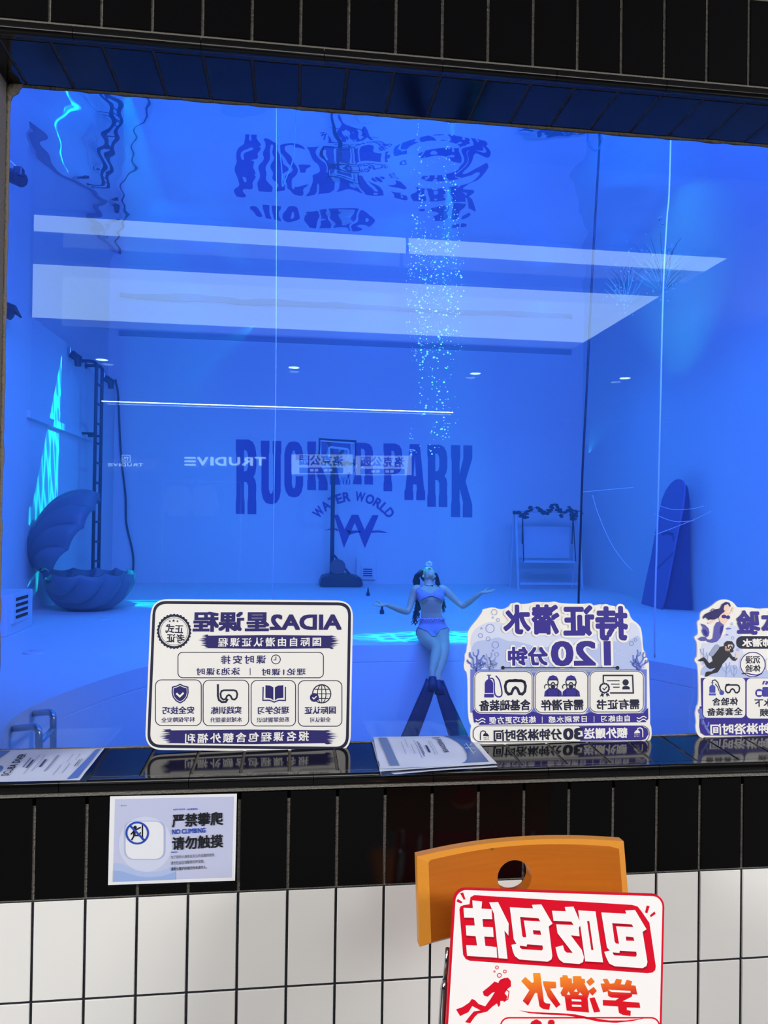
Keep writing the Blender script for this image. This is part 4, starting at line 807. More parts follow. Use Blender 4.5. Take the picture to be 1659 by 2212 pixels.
S.join('coral', [S.line([(x, y), (x - 4, y - 60), (x + 6, y - 120), (x - 2, y - 190 * k)], 14) for x, y, k in ((450, 1010, 1.2), (770, 1180, 1.0), (880, 1185, .5), (510, 990, .4))] + [S.line([(x, y), (x + dx, y - 40), (x + dx * 1.2, y - 90)], 12) for x, y, dx in ((770, 1140, 50), (770, 1120, -52), (768, 1070, 44), (450, 930, 40), (450, 880, -34), (880, 1170, 34), (880, 1170, -34))], mat('pale_weed_print', (150, 170, 222), .5), 3)
S.join('sea_weed', [S.line([(540, 1980), (500, 1920), (450, 1830), (420, 1720), (412, 1630)], 30)] + [S.line([(x, y), (x - 34, y - 30), (x - 40, y - 70)], 20) for x, y in ((470, 1870), (440, 1790), (424, 1710))] + [S.line([(x, y), (x + 30, y - 40), (x + 34, y - 80)], 20) for x, y in ((490, 1900), (440, 1780))], M_CORAL, 3)
# swimmer with a fish tail
S.join('tail', [S.fl([(630, 420), (680, 402), (736, 458), (722, 540), (690, 630), (640, 690), (570, 706), (500, 690), (480, 650), (540, 662), (580, 640), (592, 560), (600, 480)]), S.fl([(494, 628), (450, 600), (424, 540), (440, 490), (408, 434), (470, 452), (520, 500), (534, 560), (520, 610)]), S.fl([(368, 650), (420, 618), (480, 622), (500, 652), (470, 680), (410, 678)])], mat('tail_print', (84, 84, 168), .5), 4)
S.join('tail_shading', [S.fl([(690, 470), (730, 466), (716, 540), (690, 590), (676, 560)]), S.fl([(440, 520), (480, 520), (510, 570), (500, 610), (460, 590)])], M_VIO, 5)
S.join('torso', [S.fl([(660, 300), (700, 268), (760, 264), (800, 290), (815, 350), (800, 380), (770, 410), (748, 440), (736, 456), (690, 420), (672, 380)]), S.line([(690, 290), (640, 350), (580, 400), (515, 432)], 24), S.line([(800, 292), (846, 268), (870, 205)], 20), S.fl(circ(772, 205, 46, 20, 58))], M_SKIN_P, 5)
S.join('hair', [S.fl([(790, 160), (742, 180), (730, 230), (742, 270), (700, 300), (660, 350), (600, 380), (520, 370), (470, 340), (450, 375), (440, 340), (470, 300), (540, 270), (600, 240), (680, 220), (710, 160), (760, 130), (810, 140), (830, 180), (822, 205)]), S.line([(640, 250), (580, 225), (545, 260)], 8), S.line([(560, 340), (520, 385), (490, 350)], 8)], M_NAVY, 6)
S.join('bikini_top', [S.fl(circ(736, 336, 36, 16, 26)), S.fl(circ(792, 346, 30, 16, 26))], M_VIO, 6)
# diver
M_SUIT = mat('black_suit_print', (34, 32, 46), .5)
S.join('wetsuit', [S.fl([(620, 820), (680, 762), (740, 748), (800, 800), (826, 850), (860, 900), (900, 910), (930, 925), (900, 960), (860, 955), (810, 900), (760, 960), (720, 1000), (690, 1060), (650, 1120), (560, 1145), (500, 1180), (470, 1180), (480, 1120), (510, 1108), (560, 1108), (620, 1060), (600, 1060), (540, 1074), (500, 1050), (450, 962), (390, 965), (374, 948), (450, 906), (474, 920), (530, 992), (580, 960), (566, 900)])], M_SUIT, 4)
S.join('diver_head', [S.fl(circ(796, 780, 48, 20, 56)), S.line([(898, 930), (915, 880), (912, 842)], 24)], M_SKIN_P, 4); S.join('diver_hair', [S.fl([(742, 752), (740, 710), (780, 678), (850, 684), (870, 715), (800, 716), (770, 752)]), S.fl(circ(842, 814, 28))], M_SUIT, 5); S.join('diver_mask', [mask_icon(S, 828, 752, 96, 66, 16)], M_SUIT, 6); S.join('air_tank', [S.fl([(530, 860), (610, 740), (640, 724), (676, 748), (664, 790), (580, 894), (545, 888)])], mat('tank_print', (150, 160, 190), .5), 5)
S.join('small_fish', [S.fl([(766, 506), (790, 490), (830, 500), (846, 500), (830, 514), (790, 518)]), S.fl([(754, 592), (780, 582), (810, 594), (780, 602)])], M_CORAL, 4); S.join('bubble_rings', [S.line(circ(x, y, r, 18), 4, True) for x, y, r in ((850, 438, 15), (860, 636, 20), (930, 804, 16), (895, 1045, 22))], M_CORAL, 4)
S.join('title_lettering', [S.txt('验', 912, 246, 1246, 592, .045), S.txt('体', 1262, 250, 1600, 596, .045)], M_VIO, 4)
S.join('name_pill', [S.fl(rrect(912, 612, 2300, 788, 80))], M_INKD, 4); S.join('pill_lettering', [S.txt('水肺潜水', 990, 645, 1560, 762, .035)], M_BOARD, 5)
S.join('round_stamp', [S.fl(circ(1140, 1010, 186, 36, 184))], M_BOARD, 4); S.join('stamp_ring', [S.line(circ(1142, 1010, 174, 40, 172), 12, True), S.line([(990, 1140), (1060, 1130), (1120, 1150), (1200, 1160), (1270, 1135)], 16)], M_VIO, 5); S.join('stamp_lettering', [S.txt('沉浸', 1040, 890, 1246, 996, .02), S.txt('体验', 1036, 1012, 1252, 1114, .02)], M_INKD, 5)
S.join('icon_cell', [S.fl(rrect(444, 1198, 1036, 1758, 60)), S.fl(rrect(1056, 1204, 1660, 1770, 60)), S.fl(rrect(1330, 930, 2300, 1100, 30))], M_BOARD, 4)
S.join('tank_icon', tank_icon(S, 526, 1262, 622, 1444) + [S.fl(circ(705, 1406, 34))], mat('blue_tank_print', (64, 76, 170), .5), 5)
S.join('hose_icon', [S.line([(572, 1270), (576, 1236), (612, 1226), (650, 1262), (680, 1350), (700, 1380)], 14), S.line([(612, 1280), (650, 1330), (670, 1385)], 12), mask_icon(S, 856, 1352, 200, 110, 20), S.line([(758, 1320), (770, 1290), (815, 1282)], 12)], M_INKD, 5)
S.join('film_icon', [S.fl([(1270, 1290), (1290, 1240), (1600, 1270), (1600, 1310)]), S.fl(rrect(1276, 1326, 1620, 1462, 20)), S.fl(circ(1232, 1410, 58))], mat('film_print', (58, 56, 160), .5), 5); S.join('camera_mark', [S.fl(rrect(1200, 1385, 1268, 1438, 8)), S.line([(1300, 1290), (1320, 1250)], 14), S.line([(1350, 1296), (1370, 1256)], 14)], M_BOARD, 6)
S.join('cell_lettering', [S.txt('体验含', 572, 1474, 934, 1586, .025, 1.1), S.txt('全套装备', 496, 1616, 1000, 1728, .025, 1.05), S.txt('水下', 1166, 1490, 1420, 1604, .025), S.txt('视频', 1240, 1630, 1490, 1736, .025)], M_INKD, 5)
S.join('shower_lettering', [S.txt('分钟淋浴时间', 548, 1836, 1560, 1990, .03)], M_BOARD, 4)
tag(S.root, 'white board with a fish-tailed swimmer and a scuba diver printed on it', 'sign board')

# ---- laminated certificates lying on the sill
M_FILM = bpy.data.materials.new('laminate_film'); M_FILM.use_nodes = True; nt = M_FILM.node_tree; nt.nodes.clear(); t_ = nt.nodes.new('ShaderNodeBsdfTransparent'); t_.inputs[0].default_value = (.93, .95, .97, 1); g_ = nt.nodes.new('ShaderNodeBsdfGlossy'); g_.inputs['Roughness'].default_value = .08; x_ = nt.nodes.new('ShaderNodeMixShader'); fr_ = nt.nodes.new('ShaderNodeFresnel'); fr_.inputs[0].default_value = 1.35; o_ = nt.nodes.new('ShaderNodeOutputMaterial'); nt.links.new(fr_.outputs[0], x_.inputs[0]); nt.links.new(t_.outputs[0], x_.inputs[1]); nt.links.new(g_.outputs[0], x_.inputs[2]); nt.links.new(x_.outputs[0], o_.inputs[0])
M_PAPER = mat('certificate_paper', (214, 222, 240), .35, .5, bump=(14, .15)); M_PRINTB = mat('blue_bar_print', (92, 124, 206), .5); M_PRINTG = mat('grey_bar_print', (110, 132, 178), .5); M_TXT = mat('certificate_ink', (52, 60, 92), .5)
sill_v = Vector((0, GLASS_Y - .0137, Z_SILL1 - Z_SILL0)).normalized()
def draped(root, name, quad, m, lift, nx=24, ny=14, wob=.0012, seed=0, fall=.0):
    r = random.Random(seed); ph = [r.uniform(0, 6) for _ in range(4)]; q = [on_sill(*p) for p in quad]
    def P(a, b):
        p = q[0].lerp(q[1], a).lerp(q[3].lerp(q[2], a), b); z = .5 + .25 * math.sin(7 * a + ph[0] + 3 * b) + .25 * math.sin(11 * b + ph[1] - 5 * a)
        return p + Vector((0, 0, lift + wob * z * (0.3 + b)))
    mb = MB(); mb.grid(P, nx, ny); return mb.build(name, m, root, smooth=True), q
def on_paper(root, name, q, lift, m, items, layer=1):
    """print on a lying sheet; items in sheet coordinates (a across, b from pane to hall)"""
    def W(a, b): return q[0].lerp(q[1], a).lerp(q[3].lerp(q[2], a), b) + Vector((0, 0, lift + .0016 + .0003 * layer))
    mb = MB()
    for it in items:
        if it[0] == 'poly': mb.add([W(*p) for p in it[1]], [tuple(range(len(it[1])))])
        else:
            _, body, a0, b0, a1, b1, bold, rot = it; me = text_mesh(body, bold); x0, x1, y0, y1 = bounds(me); n = len(mb.v)
            for v in me.vertices:
                s = (v.co.x - x0) / (x1 - x0); t = (v.co.y - y0) / (y1 - y0)
                if rot == 1: a, b = a0 + (a1 - a0) * (1 - t), b1 + (b0 - b1) * s     # reads away from the hall
                else: a, b = a1 + (a0 - a1) * (1 - t), b0 + (b1 - b0) * s
                mb.v.append(tuple(W(a, b)))
            for p in me.polygons: mb.f.append(tuple(i + n for i in p.vertices)); mb.m.append(0)
            bpy.data.meshes.remove(me)
    return mb.build(name, m, root, fix=False)
root = empty('certificate', on_sill(80, 1655))
draped(root, 'laminate', [(-70, 1618), (237, 1614), (186, 1690), (-140, 1697)], M_FILM, .0009)
pp, q = draped(root, 'sheet', [(-66, 1624), (226, 1618), (172, 1688), (-134, 1694)], M_PAPER, .0017)
bar = lambda a0, b0, a1, b1: ('poly', [(a0, b0), (a1, b0), (a1, b1), (a0, b1)])
on_paper(root, 'blue_bar', q, .0017, M_PRINTB, [('poly', [(.945, .06), (.975, .04), (.975, .94), (.905, .98), (.905, .94)]), ('poly', [(.0, .02), (.31, .04), (.27, .38), (.0, .4)]), ('poly', [(.33 + .045 * math.cos(k * PI / 9), .66 + .13 * math.sin(k * PI / 9)) for k in range(18)])])
lines = [bar(.555, .20, .558, .80), bar(.595, .22, .598, .72), bar(.69, .22, .695, .74), bar(.70, .24, .703, .70), bar(.80, .2, .803, .46), bar(.775, .55, .778, .85), bar(.85, .2, .853, .4), bar(.83, .5, .833, .8)]
on_paper(root, 'lettering', q, .0017, M_TXT, [('txt', 'SCUBA DIVER', .40, .16, .455, .84, .012, 1), bar(.505, .30, .512, .60), bar(.532, .36, .545, .62), bar(.622, .36, .637, .60), bar(.88, .38, .886, .6), bar(.895, .36, .899, .58)] + lines)
tag(root, 'laminated scuba diver certificate lying on the sill at the window corner', 'certificate')
root = empty('certificate_stack', on_sill(930, 1640))
for k in range(4):
    d = 2.2 * k; draped(root, 'under_sheet', [(800 + d, 1600 - d * .2), (1018 + d, 1597), (1077 - d, 1661 - d), (824 - d * .6, 1680 - d * 1.2)], M_PAPER if k % 2 else M_FILM, .0008 + .0011 * k, wob=.0016, seed=k)
lf = .0056; pp, q = draped(root, 'top_sheet', [(806, 1597), (1019, 1594), (1074, 1657), (822, 1668)], M_PAPER, lf, wob=.002, seed=9)
cur = [(.70, 0.02), (.76, .10), (.80, .25), (.82, .45), (.81, .65), (.78, .80), (.74, .90), (.70, .93)]
on_paper(root, 'blue_field', q, lf, mat('deep_blue_print', (70, 104, 172), .3), [('poly', cur[::-1] + [(.66, .02), (.945, .03), (.945, .93)][1:])], 1)
on_paper(root, 'grey_bar', q, lf, M_PRINTG, [('poly', [(.05, .05), (.13, .05), (.165, .93), (.085, .93)])], 1)
on_paper(root, 'lettering', q, lf, M_TXT, [('txt', 'FREEDIVER', .61, .15, .655, .60, .015, 2), ('txt', '潜水', .58, .06, .66, .14, .0, 2), bar(.41, .20, .416, .70), bar(.422, .24, .427, .62), bar(.47, .34, .488, .58), bar(.255, .2, .258, .6), bar(.30, .12, .303, .4), bar(.34, .3, .343, .6), bar(.52, .2, .523, .65), bar(.545, .2, .547, .65), bar(.385, .15, .388, .75)], 2)
on_paper(root, 'white_rays', q, lf, M_PAPER, [('poly', [(.83, .45), (.92, .47), (.92, .49), (.83, .47)]), ('poly', [(.868, .3), (.875, .3), (.872, .68), (.866, .68)]), bar(.84, .36, .852, .375), bar(.895, .36, .91, .375), bar(.885, .6, .90, .615)], 2)
tag(root, 'small stack of laminated freediver certificates lying on the sill between the two boards', 'certificate stack')

# ---- taped notice on the black tiles
A4 = lambda x, y: (220 + x * .19289, 1690 + y * .19289)
root = empty('safety_notice', atY(372, 1812, -.003)); S = Sheet(atY(372, 1812, -.0022), (1, 0, 0), (0, 0, 1), A4, root)
cq = [(80, 140), (1530, 118), (1506, 1120), (60, 1176)]
qv = [Vector(S.loc(*p)) for p in cq]; me = flat([quad_rr(S, cq, 22)], .0008); me.transform(S.M(0)); link('laminate', me, M_FILM, root)
S.shape('paper', [[(93, 155), (1513, 125), (1492, 1098), (70, 1148)]], mat('notice_paper', (230, 231, 236), .45, .4), 3)
S.shape('lilac_field', [[(151, 186), (1478, 156), (1454, 1062), (126, 1109)]], mat('lilac_field', (190, 196, 226), .45, .4), 4)
S.shape('glow_disc', [circ(490, 690, 300, 32, 310)], mat('lilac_light', (204, 210, 234), .45), 5)
S.shape('wave', [[(140, 898), (220, 905), (300, 940), (400, 985), (500, 1000), (620, 996), (740, 960), (826, 920), (828, 1082), (126, 1109)]], mat('notice_wave', (172, 190, 230), .45), 6)
S.shape('wave', [[(132, 985), (220, 990), (320, 1020), (420, 1050), (540, 1058), (680, 1045), (826, 995), (828, 1082), (126, 1109)]], mat('notice_wave_front', (150, 174, 224), .45), 7)
S.shape('rounded_tile', [rrect(258, 424, 708, 860, 100)], mat('notice_tile_edge', (178, 188, 224), .45), 8); S.shape('rounded_tile', [rrect(270, 434, 694, 850, 92)], mat('notice_tile', (228, 231, 238), .45), 9)
MB_ = mat('notice_blue', (40, 72, 178), .45); MK = mat('notice_black', (26, 28, 34), .45)
S.join('climber', [S.fl(circ(376, 498, 19)), S.line([(368, 512), (366, 588)], 30), S.line([(376, 530), (440, 496)], 18), S.line([(366, 536), (328, 576)], 16), S.line([(372, 590), (420, 588), (438, 552)], 16), S.line([(366, 588), (336, 640)], 18), S.line([(458, 466), (458, 640)], 16)], MK, 10)
S.join('ban_ring', [S.line(circ(400, 560, 121, 40, 118), 22, True), S.line([(322, 480), (480, 642)], 24)], MB_, 11)
S.join('lettering', [S.txt('严禁攀爬', 790, 336, 1358, 486, .025, 1, .018), S.txt('请勿触摸', 790, 590, 1358, 738, .025, 1, .018), S.txt('为了您的人身安全及公共设施的完好,', 776, 800, 1266, 838, .0, 1, .018), S.txt('请勿在此区域攀爬栏杆设施。', 774, 868, 1150, 906, .0, 1, .018), S.txt('请家长看护好随行的未成年人。', 774, 934, 1178, 972, .008, 1, .018), S.fl(circ(223, 256, 5)), S.line([(244, 255), (278, 254)], 3)], MK, 9)
S.join('blue_lettering', [S.txt('NO CLIMBING', 788, 512, 1162, 566, .03, 1, .018), S.txt('SAFETY NOTICE', 802, 289, 932, 304, .02, 1, .018), S.txt('安全管理规定', 958, 284, 1076, 302, .02, 1, .018), S.line([(778, 776), (846, 774)], 9)], MB_, 9)
tag(root, 'laminated lilac no climbing notice taped to the black tiles', 'notice')

# ---- chair with a curved orange back
M_WOOD = mat('orange_lacquered_wood', (190, 112, 30), .30, .5, bump=(40, .05)); M_WOODE = mat('light_ply_edge', (214, 140, 46), .35, .5, bump=(90, .1))
nt = M_WOOD.node_tree; tc = nt.nodes.new('ShaderNodeTexCoord'); mp = nt.nodes.new('ShaderNodeMapping'); mp.inputs['Scale'].default_value = (3, 3, 60); nz = nt.nodes.new('ShaderNodeTexNoise'); nz.inputs['Scale'].default_value = 2.2; nz.inputs['Detail'].default_value = 5; cr = nt.nodes.new('ShaderNodeMix'); cr.data_type = 'RGBA'; cr.inputs['A'].default_value = (*lin(166, 88, 18), 1); cr.inputs['B'].default_value = (*lin(186, 106, 28), 1)
nt.links.new(tc.outputs['Object'], mp.inputs['Vector']); nt.links.new(mp.outputs[0], nz.inputs['Vector']); nt.links.new(nz.outputs['Fac'], cr.inputs['Factor']); nt.links.new(cr.outputs['Result'], nt.nodes['Principled BSDF'].inputs['Base Color'])
M_CHROME = mat('chrome_tube', (210, 212, 215), .12, .5, metal=1)
CY = -.22; tl, tr_, bl_ = atY(897, 1836, CY - .05), atY(1360, 1819, CY - .03), atY(905, 2040, CY - .05)
root = empty('chair', ((tl.x + tr_.x) / 2, CY - .2, 0))
cxm = (tl.x + tr_.x) / 2 + .008; hw = (tr_.x - tl.x) / 2; zt_, zb_ = (tl.z + tr_.z) / 2 - .022, bl_.z - .006; tilt = .10; yaw = .07
def back_pt(a, b, d):              # a -1..1 across, b 0..1 up, d depth (towards the wall)
    x = a * hw; y = -.028 * a * a + d + (b - .5) * (zt_ - zb_) * tilt * 2; z = zb_ + (zt_ - zb_) * b + .004 * (1 - a * a)
    y -= .0; c, s = math.cos(yaw), math.sin(yaw); return Vector((cxm + x * c - y * s, CY + x * s + y * c, z))
# outline with an oval finger hole, bent over the curve
nA, nB = 48, 24; hole = (-.07, .60, .165, .20)
outer = []
for i in range(nA): outer.append((-1 + 2 * i / nA, 0))
for i in range(nB): outer.append((1, i / nB))
for i in range(nA): outer.append((1 - 2 * i / nA, 1))
for i in range(nB): outer.append((-1, 1 - i / nB))
N_ = len(outer); hl = []
for a, b in outer:
    an = math.atan2((b - hole[1]) / .5, (a - hole[0])); hl.append((hole[0] + hole[2] * math.cos(an), hole[1] + hole[3] * math.sin(an)))
K = 6
def ringpt(i, k, d):
    t = k / K; a = outer[i][0] * (1 - t) + hl[i][0] * t; b = outer[i][1] * (1 - t) + hl[i][1] * t
    if k == 0 and d < .006: pass
    return back_pt(a, b, d)
mb = MB(); TH = .028
for side, d in ((0, 0.0), (1, TH)):
    for k in range(K + 1):
        for i in range(N_):
            a, b = outer[i]
            if k == 0 and side == 0: mb.v.append(tuple(back_pt(a * (.90 if a < 0 else .93), .05 + b * .88, 0)))
            else: mb.v.append(tuple(ringpt(i, k, d)))
idx = lambda s, k, i: (s * (K + 1) + k) * N_ + i % N_
base = len(mb.v)
for i in range(N_): mb.v.append(tuple(ringpt(i, 0, .010)))
for i in range(N_):
    for k in range(K):
        mb.f.append((idx(0, k, i), idx(0, k, i + 1), idx(0, k + 1, i + 1), idx(0, k + 1, i))); mb.m.append(0)
        mb.f.append((idx(1, k, i), idx(1, k + 1, i), idx(1, k + 1, i + 1), idx(1, k, i + 1))); mb.m.append(0)
    mb.f.append((idx(0, K, i), idx(0, K, i + 1), idx(1, K, i + 1), idx(1, K, i))); mb.m.append(0)
    mb.f.append((idx(0, 0, i), base + i, base + (i + 1) % N_, idx(0, 0, i + 1))); mb.m.append(1)
    mb.f.append((base + i, idx(1, 0, i), idx(1, 0, i + 1), base + (i + 1) % N_)); mb.m.append(1)
bk_ = mb.build('backrest', [M_WOOD, M_WOODE], root)
SEATZ = .42
for sg in (-1, 1):
    xx = cxm + sg * hw * (.58 if sg < 0 else .8); mb = MB(); mb.tube(spline([(xx + sg * .0, CY + .0, .66), (xx, CY - .01, .60), (xx - sg * .005, CY - .03, .52), (xx, CY - .06, .44), (xx, CY + .02, .2), (xx, CY + .08, .012)], 5), [.006] * 6 + [.006] * 5 + [.011] * 15, 10); mb.build('leg', M_CHROME, root, smooth=True)
    mb = MB(); mb.tube(spline([(xx, CY - .06, .40), (xx, CY - .25, .40), (xx, CY - .40, .395), (xx, CY - .44, .36), (xx, CY - .46, .012)], 5), .011, 10); mb.build('leg', M_CHROME, root, smooth=True)
    mb = MB(); p_ = Vector((atY(962, 2145, CY - .06).x if sg < 0 else xx + .005, CY - .055, 0)); 
mb = MB(); x0 = atY(962, 2120, CY - .05); mb.tube([Vector((x0.x + .004, x0.y, x0.z + .06)), Vector((x0.x, x0.y, x0.z + .004))], .0045, 10); mb.tube([Vector((x0.x, x0.y, x0.z + .004)), Vector((x0.x - .001, x0.y, x0.z - .012)), Vector((x0.x - .012, x0.y - .02, SEATZ))], [.005, .0085, .0085], 12); mb.build('back_post', M_CHROME, root, smooth=True)
mb = MB(); mb.box((cxm - .2, CY - .44, SEATZ - .012), (cxm + .2, CY - .02, SEATZ + .012)); bevel(mb.build('seat', M_WOOD, root), .01, 3)
tag(root, 'chair with a curved orange wooden back and oval finger hole against the tiled wall', 'chair')

# ---- red and white board leaning on the chair
A5 = lambda x, y: (860 + x * .36166, 1780 + y * .36166)
M_WHITEP = mat('glossy_white_print', (246, 246, 246), .3, .4); M_RED = mat('red_print', (216, 12, 42), .35, .4); M_ORANGE = mat('orange_print', (242, 110, 40), .35, .4); M_RED2 = mat('dark_red_print', (168, 10, 36), .35, .4)
TY = CY - .085; p0_ = atY(1200, 1926, TY); v_ = Vector((0, .12, 1)).normalized(); u_ = Vector((1, 0, -.078)).normalized(); v_ = (v_ - u_ * v_.dot(u_)).normalized()
root = empty('red_board', (p0_.x, TY - .055, SEATZ)); S = Sheet(p0_, u_, v_, A5, root, True)
tl_, tr2 = S.loc(316, 366), S.loc(1568, 436); hgt = p0_.z - SEATZ - .01; xl_ = (tl_[0] + S.loc(310, 1100)[0]) / 2; xr_ = (tr2[0] + S.loc(1600, 1120)[0]) / 2; yt = (tl_[1] + tr2[1]) / 2
def rr_up(x0, y0, x1, y1, r): return rrect(x0, y0, x1, y1, r, 8)
bd5 = rr_up(xl_, yt - hgt, xr_, yt, .022); me = flat([bd5], .005); me.transform(Matrix.Translation((0, 0, -.0025))); me.transform(S.M(0)); link('panel', me, M_RED, root)
me = flat([rr_up(xl_ + .004, yt - hgt + .004, xr_ - .004, yt - .003, .019)]); S.put('white_face', me, M_WHITEP, 1)
S.shape('red_field', [[(455, 424), (1395, 482), (1430, 492), (1452, 520), (1500, 590), (1538, 850), (1534, 872), (1518, 886), (1490, 890), (430, 816), (404, 806), (388, 780), (366, 510), (372, 492), (390, 484), (426, 478), (432, 436)]], M_RED, 2)
def tr(k, ox, oy, *loops): return [[((ox + x * k - 860) / .36166, (oy + y * k - 1780) / .36166) for x, y in lp] for lp in loops]
TA = lambda *l: tr(.2416, 980, 1910, *l); TB = lambda *l: tr(.26261, 1180, 1920, *l); TC = lambda *l: tr(.30462, 1110, 2090, *l)
BIG = [TA([(165, 142), (253, 153), (247, 216), (338, 221), (343, 310), (256, 308), (262, 378), (350, 383), (356, 470), (272, 466), (282, 548), (382, 560), (388, 655), (118, 638), (110, 542), (207, 545), (195, 462), (112, 456), (106, 366), (187, 368), (180, 298), (92, 296), (86, 208), (170, 212)]),
       TA([(315, 160), (395, 157), (490, 348), (488, 458), (452, 412), (480, 664), (400, 658), (358, 262)]),
       TA([(500, 203), (707, 214), (698, 182), (782, 178), (882, 350), (848, 375), (880, 640), (872, 670), (838, 690), (585, 670), (545, 640), (528, 600), (514, 540), (560, 530), (535, 490)], [(592, 290), (755, 302), (772, 330), (625, 322), (648, 472), (620, 472), (612, 460)], [(706, 408), (772, 412), (780, 452), (712, 446)], [(590, 546), (650, 555), (655, 535), (792, 545), (796, 575), (786, 590), (610, 578), (592, 566)]),
       TB([(260, 175), (403, 183), (465, 602), (318, 594)], [(334, 262), (352, 264), (386, 502), (368, 500)]),
       TB([(45, 178), (158, 182), (150, 148), (222, 144), (272, 260), (278, 300), (266, 318), (272, 388), (200, 380), (290, 500), (308, 560), (300, 600), (270, 616), (140, 606), (105, 580), (90, 550), (74, 478), (135, 462), (148, 505), (165, 522), (215, 524), (90, 362), (80, 290), (222, 295), (205, 268), (58, 260)]),
       TB([(450, 192), (655, 202), (647, 176), (728, 172), (822, 330), (790, 352), (830, 600), (822, 632), (790, 650), (560, 634), (515, 612), (490, 560), (474, 516), (520, 505), (497, 480)], [(540, 280), (700, 290), (714, 312), (572, 306), (596, 450), (570, 446), (560, 430)], [(652, 390), (714, 396), (722, 426), (656, 424)], [(545, 520), (600, 525), (602, 506), (738, 515), (742, 545), (732, 556), (560, 545), (548, 535)])]
S.join('title_shadow', [S.fl(*[[(x + 3, y + 13) for x, y in lp] for lp in g]) for g in BIG], M_RED2, 3); S.join('title_lettering', [S.fl(*g) for g in BIG], M_WHITEP, 4)
S.join('burst_mark', [S.fl([(370, 412), (388, 408), (402, 448), (392, 452)]), S.fl([(348, 462), (356, 446), (384, 466), (376, 474)]), S.fl([(1484, 486), (1502, 490), (1488, 532), (1474, 528)]), S.fl([(1504, 544), (1530, 522), (1538, 536), (1508, 556)])], M_RED, 2)
GR = bpy.data.materials.new('orange_to_red_print'); GR.use_nodes = True; nt = GR.node_tree; tc = nt.nodes.new('ShaderNodeTexCoord'); sx_ = nt.nodes.new('ShaderNodeSeparateXYZ'); rp = nt.nodes.new('ShaderNodeValToRGB'); nt.links.new(tc.outputs['Generated'], sx_.inputs[0]); nt.links.new(sx_.outputs['Z'], rp.inputs[0]); nt.links.new(rp.outputs[0], nt.nodes['Principled BSDF'].inputs['Base Color'])
rp.color_ramp.elements[0].position = .42; rp.color_ramp.elements[0].color = (*lin(216, 18, 36), 1); rp.color_ramp.elements[1].position = .95; rp.color_ramp.elements[1].color = (*lin(246, 150, 40), 1); nt.nodes['Principled BSDF'].inputs['Roughness'].default_value = .35
S.join('orange_lettering', [S.fl(*g) for g in (
    TC([(80, 65), (127, 108), (142, 102), (136, 38), (186, 38), (212, 240), (225, 252), (258, 255), (250, 298), (205, 292), (182, 275), (165, 180), (150, 178), (100, 270), (62, 235), (110, 160), (52, 95)]), TC([(205, 95), (296, 100), (300, 145), (255, 148), (330, 262), (300, 285), (240, 205), (212, 130)]),
    TC([(345, 52), (378, 54), (384, 74), (410, 78), (412, 110), (420, 110), (418, 60), (475, 60), (480, 78), (502, 80), (505, 108), (498, 110), (520, 150), (535, 180), (522, 218), (532, 318), (374, 304), (360, 205), (340, 200), (330, 178), (350, 140), (330, 138), (326, 68), (344, 66)], [(388, 168), (374, 190), (400, 192)], [(442, 148), (424, 168), (452, 172)], [(468, 174), (456, 194), (488, 196)], [(408, 222), (476, 226), (480, 240), (410, 238)], [(410, 262), (476, 264), (480, 278), (412, 276)]),
    TC([(548, 68), (574, 100), (538, 130), (512, 100)]), TC([(565, 136), (588, 165), (556, 198), (525, 165)]), TC([(535, 216), (572, 210), (612, 312), (568, 318)]),
    TC([(628, 80), (662, 78), (680, 114), (712, 110), (724, 78), (765, 84), (758, 118), (785, 120), (800, 85), (838, 96), (830, 124), (862, 128), (874, 190), (838, 188), (836, 205), (770, 238), (890, 248), (895, 285), (800, 282), (800, 300), (828, 306), (826, 342), (770, 334), (745, 320), (738, 275), (632, 268), (630, 228), (720, 232), (745, 215), (690, 212), (668, 200), (664, 168), (632, 176), (614, 112), (645, 112)], [(668, 156), (826, 164), (828, 178), (690, 172)]))], GR, 2)
S.shape('underline', [[(720, 1112), (800, 1122), (960, 1128), (1060, 1136), (1160, 1158), (1260, 1172), (1360, 1172), (1476, 1158), (1400, 1176), (1300, 1186), (1200, 1180), (1100, 1158), (1000, 1142), (860, 1136), (780, 1128)]], M_RED, 2)
S.join('price_outline', [S.line(rrect(612, 1156, 1560, 1420, 50), 8, True)], M_RED, 2); S.join('price_lettering', [S.txt('10', 770, 1164, 930, 1380, .06)], M_RED, 3)
S.join('diver_mark', [S.fl([(620, 925), (598, 948), (575, 940), (545, 968), (505, 1000), (512, 1024), (535, 1030), (562, 1006), (578, 1002), (552, 1044), (520, 1088), (480, 1074), (458, 1050), (440, 1044), (424, 1066), (385, 1092), (346, 1106), (370, 1146), (420, 1122), (442, 1086), (470, 1100), (492, 1112), (452, 1118), (425, 1150), (400, 1182), (430, 1189), (456, 1152), (476, 1132), (530, 1120), (562, 1090), (590, 1070), (598, 1092), (608, 1082), (610, 1056), (642, 1056), (652, 1030), (636, 1010), (652, 985), (674, 968), (672, 935), (655, 916)]), S.line([(600, 945), (612, 930), (640, 920)], 5), S.line([(640, 985), (662, 1000), (655, 1045), (630, 1060)], 5)] + [S.line(circ(x, y, r, 18), 4, True) for x, y, r in ((590, 856, 9), (575, 880, 4), (637, 880, 9), (604, 903, 12))], M_RED, 2)
tag(root, 'red edged white board with big mirrored lettering leaning on the orange chair', 'sign board')

